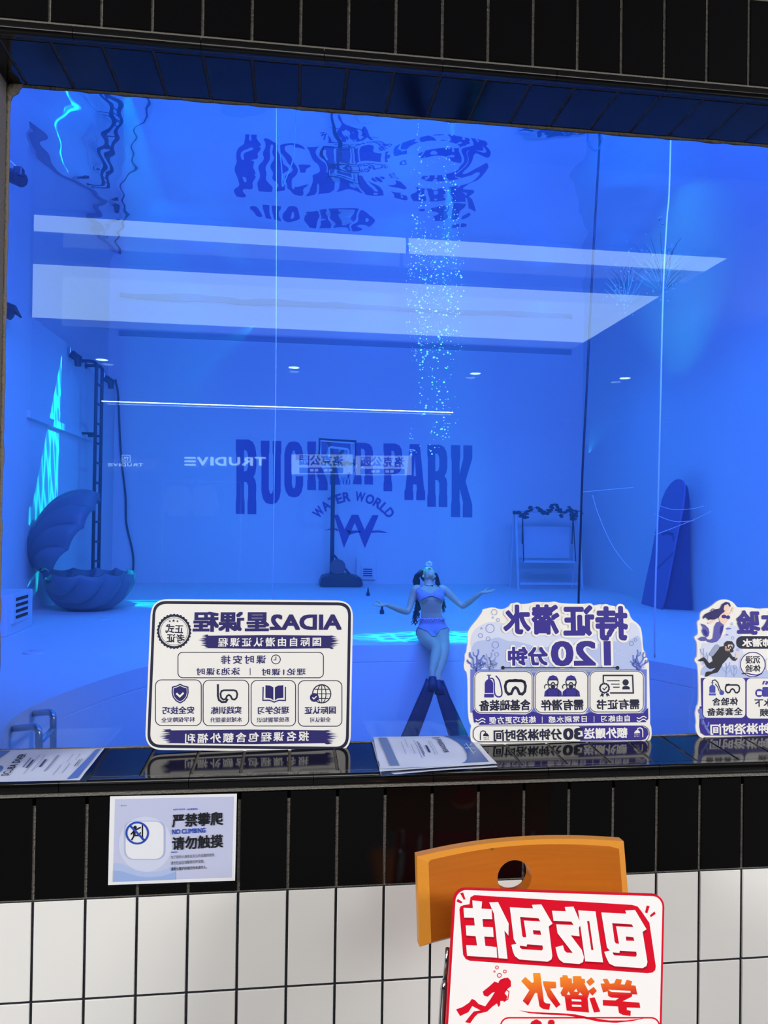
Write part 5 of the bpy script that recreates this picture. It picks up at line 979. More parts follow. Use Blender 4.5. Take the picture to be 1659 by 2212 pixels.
# ================================================================== THE SWIMMER
def project(p):
    d = Vector(p) - CAM; z = d.dot(FW); return (829.5 + FPX * d.dot(RT) / z, 1106 - FPX * d.dot(UP) / z)
M_SKIN = mat('wet_skin', (216, 192, 150), .42, .45, bump=(30, .04), vary=(4, .06)); M_HAIR = mat('long_dark_hair', (16, 14, 18), .45, .4, bump=(90, .4)); M_BIKINI = mat('lilac_bikini', (176, 164, 190), .7, .2, bump=(120, .35)); M_FIN = mat('dark_fin_rubber', (38, 34, 76), .45, .35, bump=(40, .05)); M_RUFFLE = mat('pale_ruffle', (196, 190, 226), .7, .2)
root = empty('swimmer', atY(935, 1388, 6.9)); root.location.z = 0.0
MP = 1 / 187.0
def pt(x, y, Y): return atY(x, y, Y)
mb = MB()
def ring(x, y, Y, hw, dp, back=1.0, n=28, tiltz=0.0):
    c = pt(x, y, Y); out = []
    for j in range(n):
        a = 2 * PI * j / n; s = math.sin(a); yy = dp * s * (back if s > 0 else 1); out.append(c + Vector((hw * MP * math.cos(a), yy, tiltz * yy)))
    return out
torso = [(936, 1386, 6.90, 14, .07), (936, 1378, 6.93, 28, .10), (935.5, 1368, 6.97, 33.5, .118), (935, 1357, 6.99, 31.5, .112), (934, 1346, 7.0, 27.5, .098), (933, 1335, 6.99, 24.5, .088), (932, 1323, 6.98, 22.5, .080), (931.5, 1313, 6.965, 23.5, .083), (931, 1303, 6.95, 25.5, .090), (930.5, 1294, 6.945, 27.5, .097), (930, 1286, 6.95, 29, .098), (929, 1278, 6.965, 30, .088), (928, 1272, 6.985, 27.5, .070), (927, 1267.5, 7.0, 19, .056), (926, 1264, 7.01, 11.5, .050), (925.8, 1260, 7.02, 9.6, .050), (925.8, 1252, 7.035, 9.3, .051), (926, 1244, 7.05, 9.0, .048)]
mb.loft([ring(*t) for t in torso])
for x in (916.5, 944.5): mb.ball(pt(x, 1290, 6.885), (.064, .052, .058), 10)
# head, thrown back: F = where the face points, U = towards the crown
HC = pt(926.5, 1241.5, 7.075); F_ = Vector((0, -.40, .917)); U_ = Vector((0, .917, .40)); R_ = Vector((1, 0, 0))
def hd(r, f, u): return HC + R_ * r + F_ * f + U_ * u
def blob(c, rr, rf, ru, n=9):
    rings = []
    for i in range(1, n):
        t = PI * i / n; rings.append([hd(c[0] + rr * math.sin(t) * math.cos(2 * PI * j / (2 * n)), c[1] + rf * math.sin(t) * math.sin(2 * PI * j / (2 * n)), c[2] - ru * math.cos(t)) for j in range(2 * n)])
    mb.loft(rings)
blob((0, -.012, .03), .074, .092, .098, 14); blob((0, .030, -.045), .058, .052, .072, 12); blob((0, .046, -.100), .026, .026, .024); blob((-.034, .012, -.07), .024, .040, .04); blob((.034, .012, -.07), .024, .040, .04)
mb.tube([hd(0, .072, .018), hd(0, .088, -.012), hd(0, .098, -.028), hd(0, .082, -.034)], [.010, .012, .014, .010], 8)
for s in (-1, 1):
    blob((s * .010, .086, -.030), .008, .008, .008, 6); blob((s * .030, .064, .012), .016, .010, .009, 7); blob((s * .032, .068, .032), .022, .010, .007, 7); blob((s * .036, .056, -.022), .022, .018, .022, 7); blob((s * .074, -.018, -.010), .008, .016, .030, 7)
blob((0, .076, -.060), .022, .010, .006, 7); blob((0, .074, -.072), .019, .011, .007, 7)
# arms
def limb(pts, rad, n=16): mb.tube(spline(pts, 5), list_r(rad, 5), n)
def list_r(r, n):
    out = []
    for i in range(len(r) - 1): out += [r[i] + (r[i + 1] - r[i]) * smoothstep(k / n) for k in range(n)]
    return out + [r[-1]]
limb([pt(908, 1271, 7.0), pt(897.5, 1273.5, 7.0), pt(891, 1292, 7.0), pt(884.5, 1313, 6.97), pt(880, 1320.5, 6.95)], [.040, .050, .044, .037, .036])
limb([pt(884, 1317, 6.97), pt(878, 1321.5, 6.94), pt(864, 1317.5, 6.88), pt(848, 1311.5, 6.81), pt(833, 1306, 6.75)], [.030, .037, .038, .030, .0225])
limb([pt(948, 1271, 7.0), pt(959.5, 1274.5, 7.0), pt(975, 1288, 6.99), pt(991, 1303, 6.96), pt(999, 1309, 6.94)], [.040, .050, .044, .037, .036])
limb([pt(994, 1305, 6.96), pt(1000.5, 1309, 6.93), pt(1013, 1301, 6.88), pt(1027, 1290, 6.81), pt(1040, 1280.5, 6.76)], [.030, .037, .037, .030, .0225])
def hand(W, d, n, side):
    """palm up, five unequal fingers slightly curled; side points to the thumb"""
    d = d.normalized(); n = (n - d * n.dot(d)).normalized(); s = d.cross(n).normalized(); s = s if s.dot(side) > 0 else -s
    rings = []
    for t, w_, th in ((-.01, .024, .021), (.02, .031, .019), (.05, .038, .016), (.078, .041, .014), (.094, .039, .011)):
        rings.append([W + d * t + s * (w_ * math.cos(2 * PI * j / 14)) + n * (th * math.sin(2 * PI * j / 14)) for j in range(14)])
    mb.loft(rings)
    for k, (off, ln, r0, spread, curl) in enumerate(((.029, .072, .0088, .10, .26), (.010, .080, .0090, .03, .18), (-.010, .074, .0088, -.05, .30), (-.029, .058, .0078, -.16, .42))):
        a = W + d * .082 + s * off; P = [a]; q = d + s * spread
        for j in range(3): q = (q + n * curl * (.12 + .22 * j)).normalized(); a = a + q * ln * (.45, .32, .23)[j]; P.append(a)
        mb.tube(P, [r0, r0 * .95, r0 * .85, r0 * .68], 8); mb.ball(P[-1], r0 * .68, 4)
    b = W + d * .022 + s * .030; P = [b, b + (d * .6 + s * .7 + n * .2).normalized() * .032, b + (d * .75 + s * .6 + n * .3).normalized() * .060, b + (d * .85 + s * .5 + n * .35).normalized() * .082]
    mb.tube(P, [.014, .0115, .010, .0072], 8); mb.ball(P[-1], .0072, 4)
hand(pt(833, 1306, 6.75), pt(803, 1308, 6.68) - pt(833, 1306, 6.75), Vector((.05, -.25, 1)), Vector((0, 1, 0)))
hand(pt(1040, 1280.5, 6.76), pt(1073, 1275, 6.70) - pt(1040, 1280.5, 6.76), Vector((-.05, -.25, 1)), Vector((0, 1, 0)))
# legs
limb([pt(919, 1362, 6.97), pt(918, 1371, 6.90), pt(929, 1385, 6.70), pt(939, 1394, 6.53), pt(943.5, 1401, 6.44)], [.092, .098, .088, .070, .060], 20)
limb([pt(942, 1398, 6.47), pt(943.5, 1404, 6.42), pt(941, 1418, 6.32), pt(937.5, 1434, 6.20), pt(934, 1450, 6.10), pt(934, 1458, 6.07)], [.050, .058, .058, .046, .035, .034], 18)
limb([pt(953, 1362, 6.97), pt(952.5, 1372, 6.90), pt(955.5, 1387, 6.70), pt(957.5, 1396, 6.54), pt(958.5, 1404, 6.46)], [.092, .096, .084, .068, .060], 20)
limb([pt(958, 1400, 6.49), pt(958.5, 1407, 6.44), pt(955, 1424, 6.34), pt(950.5, 1441, 6.22), pt(946, 1458, 6.12), pt(946, 1466, 6.09)], [.050, .058, .057, .045, .035, .034], 18)
FT = ((pt(933.5, 1452, 6.085), pt(935, 1478, 6.00)), (pt(945.5, 1460, 6.105), pt(948.5, 1486, 6.02)))
for a, b in FT: mb.tube([a + Vector((0, .03, .02)), a, a.lerp(b, .5), b, b + (b - a) * .12], [(.030, .034), (.036, .038), (.040, .028), (.042, .020), (.02, .012)], 14)
me = mb.mesh('body'); bm = bmesh.new(); bm.from_mesh(me); bmesh.ops.recalc_face_normals(bm, faces=bm.faces[:]); bm.to_mesh(me); bm.free()
body = bpy.data.objects.new('body', me); COL.objects.link(body)
rm = body.modifiers.new('remesh', 'REMESH'); rm.mode = 'VOXEL'; rm.voxel_size = .0055; sm = body.modifiers.new('smooth', 'SMOOTH'); sm.factor = .5; sm.iterations = 4
bpy.context.view_layer.update(); dg = bpy.context.evaluated_depsgraph_get(); me2 = bpy.data.meshes.new_from_object(body.evaluated_get(dg)); bpy.data.objects.remove(body); bpy.data.meshes.remove(me)
# swimwear: taken from the skin's own surface, standing a few millimetres proud of it
def inside(p, poly):
    x, y = p; c = False; j = len(poly) - 1
    for i in range(len(poly)):
        if (poly[i][1] > y) != (poly[j][1] > y) and x < (poly[j][0] - poly[i][0]) * (y - poly[i][1]) / (poly[j][1] - poly[i][1]) + poly[i][0]: c = not c
        j = i
    return c
def garment(polys, back_band, gap, zmin, ymin=6.6):
    vs = {}; V = []; F = []
    for p in me2.polygons:
        if p.center.z < zmin or p.center.y < ymin: continue
        q = project(p.center)
        if p.normal.y < .25: ok = any(inside(q, pl) for pl in polys)
        else: ok = back_band(q)
        if not ok: continue
        f = []
        for i in p.vertices:
            if i not in vs: vs[i] = len(V); vt = me2.vertices[i]; V.append(tuple(vt.co + vt.normal * gap))
            f.append(vs[i])
        F.append(tuple(f))
    m = bpy.data.meshes.new('garment'); m.from_pydata(V, [], F); m.update(); return m
cups = [[(899, 1274), (905, 1270), (918, 1277.5), (931.5, 1283), (932, 1287), (919, 1291), (907, 1299), (898, 1296)], [(931, 1283), (941, 1276.5), (950, 1271), (962, 1276), (963, 1296), (954, 1299), (944, 1291), (930.5, 1287)]]
brief = [[(900, 1337), (962, 1338), (972, 1354), (952, 1361), (939.5, 1376), (933, 1376), (924, 1365), (896, 1353)]]
g1 = garment(cups, lambda q: 898 < q[0] < 964 and 1289 < q[1] < 1296, .005, .3); g2 = garment(brief, lambda q: 1338 < q[1] < 1372 and 896 < q[0] < 976, .006, .05)
from mathutils.bvhtree import BVHTree
bvh = BVHTree.FromPolygons([v.co.copy() for v in me2.vertices], [tuple(p.vertices) for p in me2.polygons])
def on_skin(px, py, off=.008):
    h_ = bvh.ray_cast(CAM, ray(px, py).normalized()); return h_[0] + h_[1] * off if h_[0] else pt(px, py, 6.9)
skin = link('body', me2, M_SKIN, root, smooth=True)
for nm, g in (('bikini_top', g1), ('bikini_bottom', g2)): o = link(nm, g, M_BIKINI, root, smooth=True); solid(o, .004, 1)
mb = MB()
for P in ([(903, 1271), (908, 1267.5), (914, 1264.5)], [(952, 1272), (945, 1267.5), (938, 1264.5)]): mb.tube([on_skin(*p) for p in P], .004, 5)
mb.tube([on_skin(x, 1298 - 10.5 * (1 - ((x - 931) / 26) ** 2), .010) for x in range(906, 958, 3)], .006, 6); mb.build('strap', M_BIKINI, root)
mb = MB(); mb.tube([on_skin(x, 1337 + 1.6 * math.sin(x * 1.3), .014 + .006 * math.sin(x * 2.1)) for x in range(904, 961, 1)], [.009 + .003 * math.sin(k * 1.7) for k in range(57)], 6)
mb.tube([on_skin(x, 1341 + 1.4 * math.sin(x * 1.1 + 1), .012 + .006 * math.sin(x * 1.7)) for x in range(904, 960, 1)], .006, 6); mb.build('waist_ruffle', M_RUFFLE, root, smooth=True)
mb = MB(); mb.tube([on_skin(x, 1262 + .02 * (x - 928) ** 2 * -1 + 3.5, .003) for x in range(917, 938, 2)], .0022, 5); mb.ball(on_skin(933.5, 1266.5, .006), .008, 5); mb.build('necklace', M_DARKM, root)
# hair: cap behind the face and long wavy locks
rnd = random.Random(21); mb = MB()
capc = HC + U_ * .035 - F_ * .02
rings = []
for i in range(1, 14):
    t = PI * i / 14; rings.append([capc + R_ * (.098 * math.sin(t) * math.cos(2 * PI * j / 24)) + F_ * (-.012 + .088 * math.sin(t) * math.sin(2 * PI * j / 24) * (1.0 if math.sin(2 * PI * j / 24) < 0 else .45)) + U_ * (.018 - .105 * math.cos(t)) for j in range(24)])
mb.loft(rings)
mb.build('hair_cap', M_HAIR, root, smooth=True)
def lock(P, r0, r1, wave, k): 
    S_ = spline(P, 8); n = len(S_)
    return [p + Vector((wave * math.sin(i * .9 + k) * i / n, wave * math.cos(i * .8 + k * 2) * .6, 0)) for i, p in enumerate(S_)], [r0 + (r1 - r0) * (i / n) ** 1.3 for i in range(n)]
mb = MB()
for k in range(15):
    dx = rnd.uniform(-5, 5); P, r = lock([pt(911 + dx * .5, 1236 + rnd.uniform(-2, 4), 7.10), pt(901 + dx * .6, 1244, 7.10), pt(899 + dx, 1258, 7.12), pt(903 + dx, 1280, 7.14), pt(903 + dx * .8, 1305, 7.10), pt(900 + dx * .9, 1322, 7.08), pt(896 + dx * 1.1, rnd.uniform(1335, 1352), 7.06)], .022, .003, .018, k); mb.tube(P, r, 6)
for k in range(9):
    dx = rnd.uniform(-3, 3); P, r = lock([pt(940 + dx * .4, 1240, 7.10), pt(944 + dx * .5, 1250, 7.10), pt(946 + dx, 1262, 7.12), pt(949 + dx, 1282, 7.15), pt(957 + dx, 1300, 7.14), pt(959 + dx, rnd.uniform(1312, 1324), 7.12)], .020, .003, .014, k + 40); mb.tube(P, r, 6)
mb.build('long_hair', M_HAIR, root, smooth=True)
# fins worn on the feet
def fin(a, b, L, R, name='swim_fin'):
    o = mb_ = MB(); d = (b - a).normalized(); fr_ = empty(name, a - root.location); fr_.parent = root
    mb_.tube([a.lerp(b, .42), a.lerp(b, .5), a.lerp(b, .75), b, b + d * .07], [(.040, .031), (.041, .031), (.044, .028), (.048, .023), (.056, .010)], 16); mb_.build('foot_pocket', M_FIN, fr_, smooth=True)
    rings = []
    for (lx, ly, lY), (rx, ry, rY) in zip(L, R):
        p, q = pt(lx, ly, lY), pt(rx, ry, rY); u = (q - p); w_ = u.length; u.normalize(); c = (p + q) / 2; rg = []
        for j in range(16):
            t = 2 * PI * j / 16; e = abs(math.cos(t)) ** .5 * (1 if math.cos(t) > 0 else -1); rg.append(c + u * (w_ / 2 * e) + Vector((0, 1, -.2)).normalized() * (.008 * math.sin(t)))
        rings.append(rg)
    b2 = MB(); b2.loft(rings); b2.build('blade', M_FIN, fr_, smooth=True)
    b3 = MB()
    for s in (L, R): b3.tube([pt(*p) + Vector((0, -.004, 0)) for p in s], [.011] * 2 + [.008] * (len(s) - 2), 8)
    b3.build('side_rib', M_FIN, fr_, smooth=True)
fin(FT[0][0], FT[0][1], [(922, 1466, 6.04), (917, 1480, 6.0), (903, 1510, 5.96), (866, 1594, 5.86), (848, 1636, 5.80), (838, 1664, 5.76)], [(940, 1474, 6.02), (937, 1490, 5.99), (931, 1512, 5.96), (901, 1594, 5.86), (886, 1640, 5.80), (874, 1672, 5.76)])
fin(FT[1][0], FT[1][1], [(940, 1478, 6.05), (942, 1492, 6.01), (947, 1514, 5.97), (972, 1594, 5.87), (986, 1640, 5.81), (996, 1672, 5.77)], [(956, 1470, 6.06), (962, 1484, 6.02), (971, 1506, 5.97), (1012, 1594, 5.87), (1032, 1636, 5.81), (1044, 1664, 5.77)])
tag(root, 'person in a lilac bikini and fins seated on the pit edge, arms spread', 'person')

# ================================================================== BUBBLES
M_BUB = mat('bright_bubble', (240, 250, 255), .2, .8)
rnd = random.Random(77)
bub0 = None; bub_me = None
def bubble(p, r):
    global bub_me
    if bub_me is None:
        b = MB(); b.ball((0, 0, 0), 1.0, 6); bub_me = b.mesh('bubble'); bub_me.materials.append(M_BUB); bub_me.polygons.foreach_set('use_smooth', [True] * len(bub_me.polygons))
    o = bpy.data.objects.new('bubble', bub_me); COL.objects.link(o); o.location = p; o.scale = (r, r * .9, r * .85)
    return tag(o, 'tiny bright bubble in the column rising from the swimmer', 'bubble', 'bubbles rising from the swimmer')
bands = [(960, 985, 20, [(886, 912), (925, 972)]), (900, 960, 26, [(884, 894), (930, 972), (955, 970)]), (840, 900, 24, [(905, 925), (935, 970)]), (780, 840, 26, [(905, 915), (930, 968)]), (720, 780, 42, [(895, 925), (935, 975)]), (640, 720, 66, [(878, 925), (920, 995)]), (560, 640, 90, [(876, 940), (940, 1002)]), (500, 560, 66, [(880, 935), (940, 1000)]), (440, 500, 44, [(890, 935), (945, 990)]), (380, 440, 28, [(905, 915), (950, 985)]), (300, 380, 22, [(902, 910), (955, 985)]), (262, 300, 14, [(900, 906), (960, 992)])]
spots = []
for y0, y1, n, xr in bands:
    for k in range(n):
        a, b = rnd.choice(xr); spots.append((rnd.uniform(a, b), rnd.uniform(y0, y1), rnd.uniform(6.35, 6.85), rnd.choice((.006, .007, .0085, .011)) * rnd.uniform(.8, 1.25)))
spots.sort(key=lambda t: -t[3])
for x, y, Y, r in spots[:300]: bubble(atY(x, y, Y), r)
mb = MB()
for x, y, Y, r in spots[300:]: mb.ball(atY(x, y, Y), r, 4)
for k in range(520): a, b = rnd.choice([(876, 1002), (885, 990), (905, 975)]); mb.ball(atY(rnd.uniform(a, b), rnd.uniform(300, 960) if k % 3 == 0 else rnd.uniform(510, 760), rnd.uniform(6.35, 6.85)), rnd.uniform(.003, .0052), 3)
tag(mb.build('fine_bubbles', M_BUB, smooth=True), 'mist of finer bubbles in the column rising from the swimmer', 'bubbles', kind='stuff')
for x, y, r in ((924, 1222, .022), (930, 1221, .020), (927, 1216, .026), (931, 1217, .018), (922, 1217, .014), (926, 1213.5, .012), (929, 1213, .010), (921, 1220, .012)):
    o = bubble(atY(x, y, 6.98), r); o['label'] = 'bubble in the clump leaving the swimmer\'s lips'; o['group'] = 'bubbles at the lips'

# ================================================================== THE SHOP BEHIND, MIRRORED IN THE PANE
class HallSheet(Sheet):
    def loc(s, x, y): p = behind(*s.px(x, y), s.o.y) - s.o; return (p.dot(s.u), p.dot(s.v))
def hall_sheet(px, py, art, root, off=.03):
    return HallSheet(behind(px, py, LOBBY_BACK + off), (-1, 0, 0), (0, 0, 1), art, root)
A6 = lambda x, y: (170 + x * .27125, 940 + y * .27125)
M_SIGN = emit('lit_sign_letters', (.85, .95, 1), 5.0); M_BOX = emit('lit_box_face', (.9, .96, 1), 2.6); M_INKS = mat('sign_ink', (20, 30, 110), .5); M_BOX2 = mat('pale_sign_panel', (200, 205, 215), .5)
def wordmark(S, x0, y0, x1, y1, m, layer):
    W_ = (x1 - x0) / 7.3; ms = []
    for k, c in enumerate('EVIDURT'):                      # mirrored order across the artwork
        a = x0 + W_ * (0, 1.12, 2.3, 2.72, 3.95, 5.1, 6.25)[k]; w2 = W_ * (.30 if c == 'I' else 1.0)
        ms.append(S.txt(c, a, y0, a + w2, y1, .03) if c != 'E' else None)
        if c == 'E':
            ms.pop()
            for j in range(3): yy = y0 + (y1 - y0) * (.1 + .4 * j); ms.append(S.fl([(a, yy - (y1 - y0) * .1), (a + w2, yy - (y1 - y0) * .1), (a + w2, yy + (y1 - y0) * .1), (a, yy + (y1 - y0) * .1)]))
    S.join('lettering', ms, m, layer)
root = empty('shop_sign', behind(*A6(1165, 208), LOBBY_BACK + .03)); S = hall_sheet(*A6(1165, 208), A6, root)
wordmark(S, 842, 174, 1495, 242, M_SIGN, 1); mb = MB(); a, b = S.loc(842, 260), S.loc(1495, 262); p, q = S.world(*a, -60), S.world(*b, -60); mb.tube([p, q], .012, 6); mb.build('mounting_rail', M_DARKM, root)
tag(root, 'pale lit wordmark sign mirrored in the pane beside the first big wall letter', 'sign')
root = empty('shop_sign', behind(*A6(420, 238), LOBBY_BACK + .03)); S = hall_sheet(*A6(420, 238), A6, root)
S.shape('panel', [[(190, 192), (650, 192), (650, 290), (190, 286)]], M_BOX2, 0); wordmark(S, 232, 224, 515, 248, M_SIGN, 1)
S.join('logo', [S.line([(345, 160), (410, 160), (410, 215), (345, 215)], 5, True), S.line([(358, 176), (398, 176)], 6), S.line([(388, 176), (388, 205)], 6), S.line([(380, 184), (362, 184), (358, 194), (364, 204), (380, 204)], 5)], M_SIGN, 1)
tag(root, 'smaller lit wordmark with a square logo mirrored in the pane near the ladder', 'sign')
for k, (x0, y0, x1, y1, lab) in enumerate(((436, 338, 786, 455, 'mirrored lit signboard with four characters across the backboard of the hoop'), (796, 345, 1116, 460, 'mirrored lit signboard with four characters across the middle of the wall lettering'))):
    root = empty('lit_signboard', behind(*c4((x0 + x1) / 2, y1), LOBBY_BACK + .16)); S = hall_sheet(*c4((x0 + x1) / 2, y1), c4, root, .16)
    me = flat([[S.loc(x0, y0), S.loc(x1, y0), S.loc(x1, y1), S.loc(x0, y1)]], .12); me.transform(Matrix.Translation((0, 0, -.062))); me.transform(S.M(0)); link('casing', me, M_DARKM, root)
    S.shape('face', [[(x0 + 3, y0 + 3), (x1 - 3, y0 + 3), (x1 - 3, y1 - 3), (x0 + 3, y1 - 3)]], M_BOX, 1)
    ox = x0 + 48 if k == 0 else x0 + 32; S.join('lettering', [S.txt('洛克公园', ox, y0 + 8, ox + 246, y0 + 66, .03), S.fl([(ox, y0 + 76), (ox + 246, y0 + 76), (ox + 246, y0 + 108), (ox, y0 + 108)])], M_INKS, 2)
    S.join('white_marks', [S.fl([(ox + 60 + 26 * q, y0 + 84), (ox + 80 + 26 * q, y0 + 84), (ox + 80 + 26 * q, y0 + 98), (ox + 60 + 26 * q, y0 + 98)]) for q in (0, 1, 3, 4)], M_BOX, 3)
    tag(root, lab, 'sign')
M_SHIRT = mat('white_jersey', (232, 234, 238), .8, .2, bump=(20, .2)); M_RAILM = mat('shop_rail', (170, 174, 180), .3, metal=.8)
for k, (cx, lab) in enumerate(((1000, 'pale long-sleeved top hanging on the mirrored shop rail, nearer the big letters'), (790, 'pale long-sleeved top hanging on the mirrored shop rail, nearer the shell'))):
    root = empty('shirt', behind(*A6(cx, 640), LOBBY_BACK + .35)); S = hall_sheet(*A6(cx, 640), A6, root, .35)
    lp = [(cx - 40, 404), (cx - 14, 414), (cx + 14, 414), (cx + 40, 404), (cx + 80, 420), (cx + 112, 560), (cx + 118, 600), (cx + 92, 604), (cx + 74, 500), (cx + 76, 640), (cx - 76, 640), (cx - 74, 500), (cx - 92, 604), (cx - 118, 600), (cx - 112, 560), (cx - 80, 420)]
    me = flat([[S.loc(*p) for p in lp]], .04, 0, .01); me.transform(S.M(0)); link('cloth', me, M_SHIRT, root); S.join('hanger', [S.line([(cx, 372), (cx, 396), (cx - 30, 410)], 4), S.line([(cx, 396), (cx + 30, 410)], 4)], M_RAILM, 1)
    tag(root, lab, 'shirt', 'tops on the mirrored shop rail')
p, q = behind(*A6(670, 368), LOBBY_BACK + .35), behind(*A6(1290, 374), LOBBY_BACK + .35); q.z = p.z
root = empty('clothes_rail', (p.x, p.y, 0)); mb = MB(); mb.tube([p, q], .02, 8); mb.build('rail', M_RAILM, root)
for e in (p, q): mb = MB(); mb.tube([e, (e.x, e.y, 0)], .02, 8); mb.build('post', M_RAILM, root)
tag(root, 'metal clothes rail mirrored faintly in the pane under the wordmark', 'clothes rail')

# ================================================================== ADDED SPOT LAMPS: rippled light on wall and floor, fill on bubbles
def caustic(nt, u, v, mth, su, sv, seed, width, warp=.35):
    N = nt.nodes.new; L = nt.links.new; c = N('ShaderNodeCombineXYZ'); L(mth('MULTIPLY', u, su), c.inputs[0]); L(mth('MULTIPLY', v, sv), c.inputs[1]); c.inputs[2].default_value = seed
    nz = N('ShaderNodeTexNoise'); nz.inputs['Scale'].default_value = 1.3; L(c.outputs[0], nz.inputs['Vector']); mx = N('ShaderNodeVectorMath'); mx.operation = 'MULTIPLY_ADD'; L(nz.outputs['Color'], mx.inputs[0]); mx.inputs[1].default_value = (warp, warp, 0); L(c.outputs[0], mx.inputs[2])
    vo = N('ShaderNodeTexVoronoi'); vo.feature = 'DISTANCE_TO_EDGE'; vo.inputs['Scale'].default_value = 1.0; L(mx.outputs[0], vo.inputs['Vector'])
    return mth('POWER', mth('SUBTRACT', 1.0, mth('DIVIDE', vo.outputs['Distance'], width), True), 1.6)
def edge(mth, val, lo, soft): return mth('DIVIDE', mth('SUBTRACT', val, lo), soft, True)
def uv_of(loc, target, p):
    F = (Vector(target) - Vector(loc)).normalized(); A = F.cross(Vector((0, 0, 1))).normalized(); B = A.cross(F); d = Vector(p) - Vector(loc); return (d.dot(A) / d.dot(F), d.dot(B) / d.dot(F))
# (1) tall wedge of streaks on the side wall behind the shell
L1, T1_ = Vector((-.3, 13.4, 5.3)), Vector((LEFT_X, 10.6, 1.6))
on_left = lambda x, y: uv_of(L1, T1_, atX(x, y, LEFT_X))
def half(a, b, inner):
    n = Vector((-(b[1] - a[1]), b[0] - a[0])).normalized()
    if n.dot(Vector(inner) - Vector(a)) < 0: n = -n
    return n, n.dot(Vector(a))
up_ = [half(on_left(134, 765), on_left(50, 1190), on_left(105, 1050)), half(on_left(134, 765), on_left(124, 1100), on_left(105, 1050)), half(on_left(40, 1110), on_left(140, 1085), on_left(105, 1050))]
lw_ = [half(on_left(60, 1120), on_left(40, 1340), on_left(66, 1200)), half(on_left(104, 1070), on_left(74, 1335), on_left(66, 1200)), half(on_left(40, 1100), on_left(140, 1075), on_left(66, 1200)), half(on_left(30, 1332), on_left(140, 1318), on_left(66, 1200))]
def wedge(nt, u, v, mth):
    def region(hs):
        m = 1.0
        for n, c in hs: m = mth('MULTIPLY', m, edge(mth, mth('ADD', mth('MULTIPLY', u, n.x), mth('MULTIPLY', v, n.y)), c, .0025))
        return m
    m = mth('MAXIMUM', region(up_), region(lw_))
    return mth('MULTIPLY', m, mth('ADD', .32, mth('MULTIPLY', caustic(nt, mth('ADD', u, mth('MULTIPLY', v, .12)), v, mth, 40, 6, 1.3, .2, .25), 2.4)))
gobo_spot('pool_added_spot', L1, T1_, 1.2, (.0, .62, .75), 2300, wedge)
# (2) bright streaks on the floor behind the shell
L2, T2_ = Vector((-1.0, 5.0, 5.3)), Vector((-1.0, 11.6, 0))
va = uv_of(L2, T2_, atZ(300, 1313, 0))[1]; vb = uv_of(L2, T2_, atZ(300, 1295, 0))[1]; vlo, vhi = min(va, vb), max(va, vb)
def floorband(nt, u, v, mth):
    m = mth('MULTIPLY', edge(mth, v, vlo, .006), edge(mth, mth('MULTIPLY', v, -1), -vhi, .006)); m = mth('MULTIPLY', m, mth('MULTIPLY', edge(mth, u, uv_of(L2, T2_, atZ(262, 1303, 0))[0], .03), edge(mth, mth('MULTIPLY', u, -1), -.22, .06)))
    return mth('MULTIPLY', m, mth('ADD', .25, mth('MULTIPLY', caustic(nt, u, v, mth, 5, 50, 4.1, .2, .3), 2.2)))
gobo_spot('pool_added_spot', L2, T2_, .9, (.0, .55, .75), 5500, floorband)
# (3) rippled beam straight down the bubble column to the pit edge
L3 = Vector((2.35, 7.25, 5.6)); T3_ = Vector((2.35, 7.45, 0))
def beam(nt, u, v, mth):
    r = mth('POWER', mth('ADD', mth('MULTIPLY', u, u), mth('MULTIPLY', mth('MULTIPLY', v, v), 5.0)), .5); m = edge(mth, mth('MULTIPLY', r, -1), -.21, .06)
    return mth('MULTIPLY', m, mth('ADD', .35, mth('MULTIPLY', caustic(nt, u, v, mth, 22, 40, 7.7, .25, .5), 2.4)))
gobo_spot('pool_added_spot', L3, T3_, .6, (.0, .60, .75), 1900, beam)
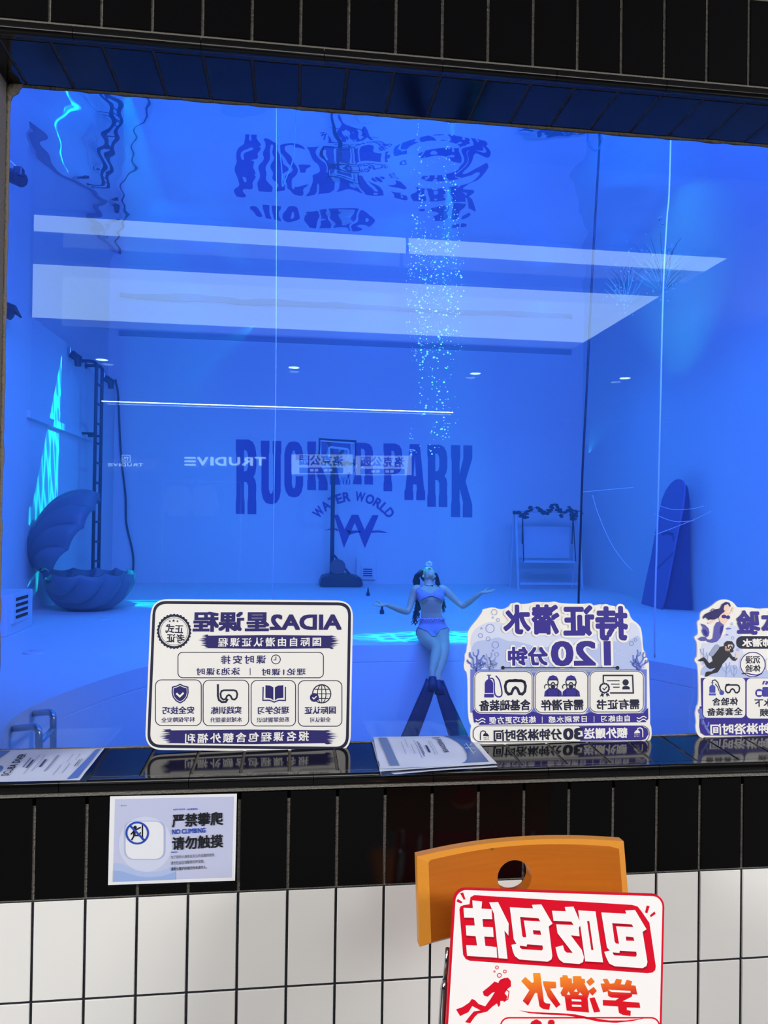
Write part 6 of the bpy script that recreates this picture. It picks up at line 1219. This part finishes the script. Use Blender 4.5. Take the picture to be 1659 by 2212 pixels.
# (4) added unseen spot in the pit that brightens the bubble column
L4 = Vector((2.3, 5.6, -1.6)); T4_ = Vector((2.32, 6.6, 3.4))
def column(nt, u, v, mth):
    a = uv_of(L4, T4_, (2.3, 6.6, 1.9)); b = uv_of(L4, T4_, (2.3, 6.6, 5.4)); lo_, hi_ = min(a[1], b[1]), max(a[1], b[1])
    m = mth('MULTIPLY', edge(mth, v, lo_, .02), edge(mth, mth('MULTIPLY', v, -1), -hi_, .02)); return mth('MULTIPLY', m, mth('MULTIPLY', edge(mth, u, -.10, .03), edge(mth, mth('MULTIPLY', u, -1), -.10, .03)))
gobo_spot('pool_added_spot', L4, T4_, .6, (.06, .78, 1.0), 5200, column)
# (5) fans of caustic light modelled as pale tubes, with an added lamp below them
M_GLINT = mat('pale_glint', (235, 252, 255), .4, .4)
def caustic_fan(px, py, rays, label, seed):
    r = random.Random(seed); p = atZ(px, py, WATER_Z - .12); root = empty('light_fan', p)
    for a, ln in rays:
        e = atZ(px + ln * math.cos(math.radians(a)), py - ln * math.sin(math.radians(a)), WATER_Z - .10); s0 = p.lerp(e, r.uniform(.06, .2)); c = s0.lerp(e, .5) + Vector((r.uniform(-.05, .05), 0, r.uniform(-.02, .0)))
        b = MB(); b.tube([s0, c, e], [.004, r.uniform(.006, .013), .003], 5); b.build('light_streak', M_GLINT, root)
    b = MB()
    for _ in range(26):
        a, ln = r.choice(rays); q = p.lerp(atZ(px + ln * math.cos(math.radians(a)), py - ln * math.sin(math.radians(a)), WATER_Z - .12), r.uniform(.1, 1.1)); b.ball(q + Vector((r.uniform(-.1, .1), 0, r.uniform(-.25, 0))), r.uniform(.008, .02), 4)
    o = b.build('light_specks', M_GLINT, root); o['kind'] = 'stuff'
    return tag(root, label, 'bubble fan', 'fans of modelled light under the surface')
r5 = random.Random(4)
caustic_fan(1430, 632, [(a + r5.uniform(-4, 4), r5.uniform(55, 110)) for a in range(38, 152, 8)], 'larger fan of light streaks modelled as pale tubes under the surface where the thick rope passes', 1)
caustic_fan(1352, 658, [(a + r5.uniform(-4, 4), r5.uniform(40, 90)) for a in range(45, 150, 9)], 'smaller fan of light streaks modelled as pale tubes under the surface between rope and dark cable', 2)
cf = atZ(1395, 600, WATER_Z - .1); L5 = Vector((cf.x - 1.2, cf.y - .5, 2.6))
def fanlamp(nt, u, v, mth):
    r = mth('POWER', mth('ADD', mth('MULTIPLY', u, u), mth('MULTIPLY', v, v)), .5); return edge(mth, mth('MULTIPLY', r, -1), -.62, .3)
gobo_spot('pool_added_spot', L5, cf, 1.3, (.05, .8, 1.0), 130, fanlamp)
